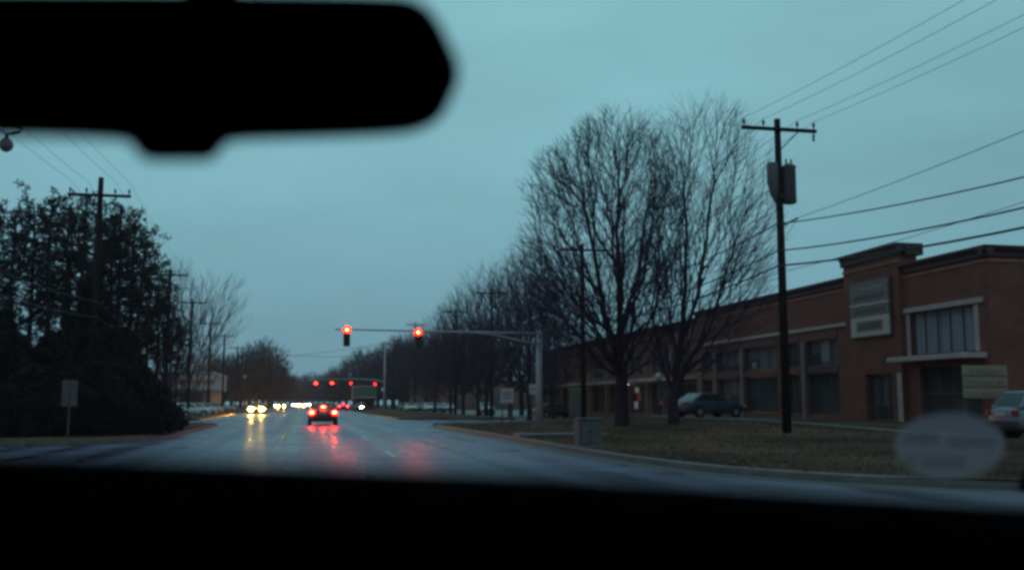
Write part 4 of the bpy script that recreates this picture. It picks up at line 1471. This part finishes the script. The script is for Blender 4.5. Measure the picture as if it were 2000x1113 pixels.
zc = Z1 + .012
car('light blue grey sedan parked nose in behind the forking tree', (23.2, 55.3, zc), R(-72), paint('bluegrey', (.055, .065, .085)))
car('pale blue car parked at the end of the brick building', (22.9, 26.6, hr(22.9, 26.6)), R(-95), paint('paleblue', (.15, .135, .18)), None, 'wagon')
car('dark maroon car parked by the tan shops', (xat(1086, 92), 92, -.02), R(-80), paint('maroon', (.05, .012, .018)))
lotcars = [(322, 88, (.10, .08, .09), 'dark grey'), (352, 97, (.30, .26, .29), 'grey'), (388, 106, (.62, .54, .56), 'white'), (402, 118, (.55, .48, .5), 'silver'), (417, 128, (.35, .31, .34), 'blue grey'), (430, 142, (.2, .16, .18), 'charcoal'), (444, 160, (.5, .44, .46), 'pale grey')]
for px, Y, c, nm in lotcars:
    car(nm + ' car parked in the row behind the roadside poles', (xat(px, Y) - 1.0, Y, -.02), R(-72), paint('lot_' + nm.replace(' ', '_'), c), 'cars in the lot by the pines')
for i, (px, Y, c, nm) in enumerate(((795, 150, (.5, .44, .46), 'silver'), (815, 152, (.12, .1, .11), 'dark'), (832, 149, (.62, .54, .55), 'white'), (850, 147, (.2, .17, .2), 'slate'), (868, 150, (.5, .4, .42), 'beige'), (783, 175, (.06, .02, .02), 'deep red'), (940, 120, (.6, .52, .53), 'cream'))):
    car(nm + ' car parked across the far lot behind the street trees', (xat(px, Y) + .5, Y, -.02), R(180), paint('far_' + nm.replace(' ', '_'), c), 'cars in the lot behind the street trees')

# ------------------------------------------------------------------ roadside furniture
# controller cabinet
p = at(1148, 872, 28.3)
zg = hr(p.x, 28.3)
t = thing('utility_cabinet', 'squat grey utility cabinet on the verge near the kerb', 'cabinet', (p.x, 28.3, zg))
MB().box(p.x - .40, p.x + .40, 27.95, 28.65, zg - .08, zg + .06).build('plinth', M_CONC, t, bevel=.01)
MB().box(p.x - .34, p.x + .34, 28.0, 28.6, zg + .06, zg + .78).build('body', M_TRAFO, t, bevel=.015)
MB().box(p.x - .37, p.x + .37, 27.96, 28.63, zg + .78, zg + .83).build('lid', M_TRAFO, t, bevel=.01)
d_ = MB().box(p.x - .30, p.x + .0, 27.98, 27.999, zg + .12, zg + .74).build('door', M_TRAFO, t)
MB().box(p.x - .05, p.x - .02, 27.955, 27.979, zg + .38, zg + .50).build('handle', M_TRIM, d_)
MB().box(p.x + .02, p.x + .31, 27.98, 27.999, zg + .12, zg + .74).build('door', M_TRAFO, t)
# storm drain
t = thing('storm_drain', 'flat concrete storm drain slab with a dark slot beside the kerb', 'drain', (9.2, 36.5, .13))
MB().box(7.75, 11.2, 36.1, 37.3, .02, .26).build('slab', M_CONC, t, bevel=.02)
MB().box(8.0, 10.9, 36.07, 36.11, .04, .20).build('slot', M_TRIM, t)
# white sign by the street trees
p0, p1 = at(978, 758, 68), at(1003, 787, 68)
t = thing('post_sign', 'small white sign board on two posts before the street trees', 'sign', (p0.x, 68, 0))
MB().box(p0.x, p1.x, 68, 68.05, p1.z, p0.z).build('panel', M_SIGNP, t, bevel=.01)
for z in (.35, .55, .72):
    zz = p1.z + (p0.z - p1.z) * z
    MB().box(p0.x + .14, p1.x - .14, 67.985, 67.999, zz - .04, zz + .04).build('lettering', M_SIGNM, t)
for x in (p0.x + .12, p1.x - .12):
    MB().box(x - .04, x + .04, 68.051, 68.12, -.1, p0.z - .1).build('post', M_FRAME, t)
# hanging sign behind the mast
p0, p1 = at(1034, 750, 72), at(1060, 769, 72)
t = thing('shop_sign', 'pale shop sign on a post half hidden by the mast', 'sign', (p0.x, 72, 0))
MB().box(p0.x, p1.x, 72, 72.06, p1.z, p0.z).build('panel', M_SIGNP, t, bevel=.01)
MB().box(p0.x + .1, p1.x - .1, 71.985, 71.999, (p0.z + p1.z) / 2 - .06, (p0.z + p1.z) / 2 + .05).build('lettering', M_SIGNM, t)
MB().box(p1.x - .3, p1.x - .2, 72.061, 72.14, -.1, p0.z - .05).build('post', M_FRAME, t)
# green topped board
p0, p1 = at(1112, 757, 84), at(1140, 806, 84)
t = thing('display_board', 'tall pale board with a green header before the tan shops', 'sign', (p0.x, 84, 0))
MB().box(p0.x, p1.x, 84, 84.1, .25, p0.z - .42).build('panel', M_SIGNM, t, bevel=.01)
MB().box(p0.x - .03, p1.x + .03, 83.97, 84.12, p0.z - .415, p0.z).build('header', M_GREEN, t, bevel=.02)
for x in (p0.x + .15, p1.x - .15):
    MB().box(x - .05, x + .05, 84.02, 84.09, -.1, .249).build('post', M_FRAME, t)
# board sign at the end of the brick building
p0, p1 = at(1880, 713, 30), at(1970, 779, 30)
t = thing('board_sign', 'cream slatted board sign with rows of faint lettering by the parked car', 'sign', (p0.x, 30, hr(p0.x, 30)))
for k in range(3):
    h_ = (p0.z - p1.z) / 3
    b_ = MB().box(p0.x, p1.x, 30, 30.06, p1.z + k * h_ + .03, p1.z + (k + 1) * h_).build('slat', M_CREAM, t, bevel=.01)
    MB().box(p0.x + .2, p1.x - .15, 29.985, 29.999, p1.z + k * h_ + .10, p1.z + k * h_ + .24).build('lettering', pmat('faded_brown', (.22, .12, .1), .7, .7, 14), b_)
MB().box(p0.x + .02, p1.x - .02, 30.062, 30.10, p1.z, p0.z).build('backing', M_FRAME, t)
for x in (p0.x + .15, p1.x - .15):
    MB().box(x - .06, x + .06, 30.101, 30.2, Z1 - .2, p0.z).build('post', M_FRAME, t)
# pair of plates on a post at the corner under the pines
p0, p1 = at(122, 742, 37), at(150, 793, 37)
t = thing('road_sign', 'pale double plate road sign on a thin post before the pines', 'sign', (p0.x, 37, .1))
xm = (p0.x + p1.x) / 2
MB().box(p0.x, xm - .012, 37, 37.02, p1.z, p0.z).build('plate', M_PLATE, t)
MB().box(xm + .012, p1.x, 37, 37.02, p1.z, p0.z).build('plate', M_PLATE, t)
MB().box(xm - .03, xm + .03, 37.021, 37.07, 0, p0.z - .05).build('post', M_FRAME, t)
p0 = at(305, 790, 44)
t = thing('marker_post', 'short pale marker post beside the round shrub', 'post', (p0.x, 44, .1))
MB().tube([(p0.x, 44, .0), (p0.x, 44, p0.z)], .06, 8).build('post', M_SIGNM, t, True)
MB().lathe([(.065, 0), (.07, .03), (.03, .07)], (p0.x, 44, p0.z), 8).build('cap', M_SIGNP, t, True)
for i, (px, Y, z) in enumerate(((1287, 62, 2.4), (478, 175, 3.2))):
    p = at(px, 735, Y)
    t = thing('lantern_post', ('short post with pale lantern between the leafless trees', 'pale box lamp on a slim post past the car lot')[i], 'lamp post', (p.x, Y, 0))
    MB().tube([(p.x, Y, -.1), (p.x, Y, p.z - .2)], .05, 8).build('post', M_FRAME, t, True)
    MB().lathe([(.08, -.25), (.2, -.2), (.26, .1), (.15, .2), (.03, .26)], (p.x, Y, p.z), 10).build('lantern', M_SIGNP, t, True)

# ------------------------------------------------------------------ the van round the viewer
van = thing('van', 'black van interior with dashboard, windshield and rear-view mirror', 'van', (0, 0, 0))


DZ = [at(0, 878, .40).z, at(1000, 921, .40).z, at(2000, 984, .40).z]


def dash_z(x):
    z = np.interp(x, [-.9, -.111, .0828, .32, .6, .95], [DZ[0] + .006, DZ[0], DZ[1], DZ[2], DZ[2] - .012, DZ[2] - .02])
    return float(z)


m = MB()
nx = 60
prof = [(.22, -.42), (.26, -.20), (.31, -.07), (.35, -.018), (.38, -.003), (.40, 0.0), (.46, -.008), (.62, -.03), (.85, -.066), (1.05, -.095), (1.14, -.11), (1.14, -.45)]
for i in range(nx + 1):
    x = -.95 + 1.9 * i / nx
    for y, dz in prof:
        m.v.append((x, y, dash_z(x) + dz))
k = len(prof)
for i in range(nx):
    for j in range(k - 1):
        m.f.append((i * k + j, (i + 1) * k + j, (i + 1) * k + j + 1, i * k + j + 1))
m.build('dashboard', pmat('dash_vinyl', (.004, .003, .0045), 1.0, .3, 40, bump=.3, bscale=200, spec=0.0), van, True)
ws = MB().poly([(-.93, 1.12, 1.265), (.93, 1.12, 1.265), (.80, .44, 1.98), (-.80, .44, 1.98)]).build('windshield', clearmat('windshield_glass', .985, (.97, .985, .99), .02), van)
for s in (-1, 1):
    MB().tube([(s * .99, 1.16, 1.10), (s * .945, 1.10, 1.29), (s * .86, .72, 1.68), (s * .82, .44, 2.0)], [.06, .05, .042, .05], 10).build('pillar', M_CABIN, van, True)
    # door: sill to belt, upper frame left open as a window
    d = MB()
    d.box(s * 1.0 - .03, s * 1.0 + .03, -3.2, 1.2, .35, 1.22).box(s * .98 - .03, s * .98 + .03, -3.2, -.35, 1.22, 1.99)
    d.build('door', M_CABIN, van)
pc = at(1990, 925, 1.08)
MB().prism([(-.005, -.02), (.16, -.02), (.16, .10), (.03, .03), (.006, 0)], lambda a, b, d: (pc.x + a, d, pc.z + b), 1.05, 1.08).build('pillar_trim', M_CABIN, van)
MB().box(-1.0, 1.0, -3.2, .44, 1.99, 2.06).build('roof', M_CABIN, van)
MB().box(-1.0, 1.0, -3.25, -3.2, .35, 2.06).build('rear_panel', M_CABIN, van)
MB().box(-1.0, 1.0, -3.2, 1.2, .30, .35).build('floor', M_CABIN, van)
MB().box(-1.0, 1.0, 1.16, 1.95, .30, 1.02).build('nose', M_CABIN, van, bevel=.08)
for s in (-1, 1):
    for y in (-2.4, 1.2):
        MB().prism([(.34 * math.cos(a), .34 * math.sin(a)) for a in np.linspace(0, 2 * math.pi, 21)[:-1]], lambda a, b, d: (s * d, y + a, .34 + b), .80, 1.03).build('wheel', M_TYRE, van)
# rear-view mirror: outline of its housing, symmetric about the centre tab
YM = .54
cxm = at(338, 250, YM).x
half = [(338, 291), (395, 291), (412, 284), (428, 262), (442, 249), (640, 245), (800, 238), (842, 226), (876, 205), (896, 165), (894, 128), (876, 90), (858, 52), (836, 22), (810, 6), (770, -4), (338, -10)]
pts = [at(a, b, YM) for a, b in half]
lhalf = [(-330, -12), (-395, 4), (-420, 60), (-430, 130), (-410, 200), (-360, 222), (-280, 232), (0, 239), (228, 246), (243, 262), (258, 284), (275, 291)]
lpts = [at(a, b, YM) for a, b in lhalf]
out = [(q.x, q.z) for q in pts] + [(q.x, q.z) for q in lpts]
for _ in range(2):                                  # round the moulded corners
    out = [tuple(a[i] * (1 - q) + b[i] * q for i in (0, 1)) for a, b in zip(out, out[1:] + out[:1]) for q in (.25, .75)]
mir = MB().prism(out, lambda a, b, d: (a, d, b), YM - .006, YM + .03).build('rear_view_mirror', M_CABIN, van, bevel=.004)
cz = at(338, 122, YM).z
gl = []
for q in pts[4:]:
    gl.append((cxm + (q.x - cxm) * .95, cz + (q.z - cz) * .88))
gl = gl + [(cxm + (q.x - cxm) * .95, cz + (q.z - cz) * .88) for q in lpts[:-3]]
MB().prism(gl, lambda a, b, d: (a, d, b), YM - .0085, YM - .0062).build('mirror_glass', pmat('mirror_silver', (.35, .33, .34), .04, .02, 2, metal=1.0), mir)
MB().tube([(cxm, YM + .03, cz), (cxm, YM + .12, cz + .08), (cxm, YM + .20, cz + .115)], [.02, .014, .018], 10).build('stem', M_CABIN, mir, True)
# round paper sticker on the inside of the glass, two faint lines of print
pcs = at(1855, 870, .93)
dl = []
for a in np.linspace(0, 2 * math.pi, 37)[:-1]:
    px_, py_ = 1855 + 108 * math.cos(a), 870 + 65 * math.sin(a)
    dl.append((px_, py_))


def on_glass(px, py, lift=.006):
    # the windshield plane
    n_ = Vector((0, .715, .68)).normalized()
    p_ = Vector((0, 1.12, 1.265)) - n_ * lift
    d = ray(px, py)
    t_ = (p_ - Vector((0, 0, EYE))).dot(n_) / d.dot(n_)
    return Vector((0, 0, EYE)) + d * t_


def stickmat(name, col, fac):
    m = bpy.data.materials.new(name)
    m.use_nodes = True
    n, l = m.node_tree.nodes, m.node_tree.links
    b = n['Principled BSDF']
    b.inputs['Base Color'].default_value = tuple(col) + (1,)
    b.inputs['Roughness'].default_value = .9
    tr = n.new('ShaderNodeBsdfTransparent')
    tl = n.new('ShaderNodeBsdfTranslucent')
    tl.inputs[0].default_value = tuple(col) + (1,)
    ms, m2_ = n.new('ShaderNodeMixShader'), n.new('ShaderNodeMixShader')
    ms.inputs[0].default_value = .5
    l.new(b.outputs[0], ms.inputs[1])
    l.new(tl.outputs[0], ms.inputs[2])
    nz_ = n.new('ShaderNodeTexNoise')
    nz_.inputs['Scale'].default_value = 22
    nz_.inputs['Detail'].default_value = 5
    mr_ = n.new('ShaderNodeMapRange')
    mr_.inputs['To Min'].default_value = max(0, fac - .28)
    mr_.inputs['To Max'].default_value = fac + .28
    l.new(nz_.outputs[0], mr_.inputs[0])
    l.new(mr_.outputs[0], m2_.inputs[0])
    l.new(tr.outputs[0], m2_.inputs[1])
    l.new(ms.outputs[0], m2_.inputs[2])
    l.new(m2_.outputs[0], n['Material Output'].inputs[0])
    return m


stk = MB().poly([on_glass(*q) for q in dl]).build('sticker', stickmat('sticker_film', (.40, .31, .38), .58), ws)
mm_ = stickmat('sticker_print', (.14, .10, .13), .38)
for (xa, xb, yc, hgt) in ((1765, 1835, 856, 20), (1850, 1945, 862, 18), (1765, 1790, 902, 18), (1800, 1885, 903, 20)):
    MB().poly([on_glass(xa, yc + hgt / 2, .008), on_glass(xb, yc + hgt / 2, .008), on_glass(xb, yc - hgt / 2, .008), on_glass(xa, yc - hgt / 2, .008)]).build('print', mm_, stk)

# ------------------------------------------------------------------ haze volume added to spread lamp glow and veil the far trees
hz = MB().box(-520, 520, -80, 720, -1.9, 24.0)
hm = bpy.data.materials.new('glow_haze')
hm.use_nodes = True
hn = hm.node_tree.nodes
hn.clear()
ho = hn.new('ShaderNodeOutputMaterial')
hv = hn.new('ShaderNodeVolumePrincipled')
hv.inputs['Color'].default_value = (.92, .86, .92, 1)
hv.inputs['Density'].default_value = 0.0003
hv.inputs['Anisotropy'].default_value = 0.6
hm.node_tree.links.new(hv.outputs[0], ho.inputs['Volume'])
tag(hz.build('haze', hm), 'thin evening haze added for lamp glow and a distant veil', 'haze', kind='stuff')
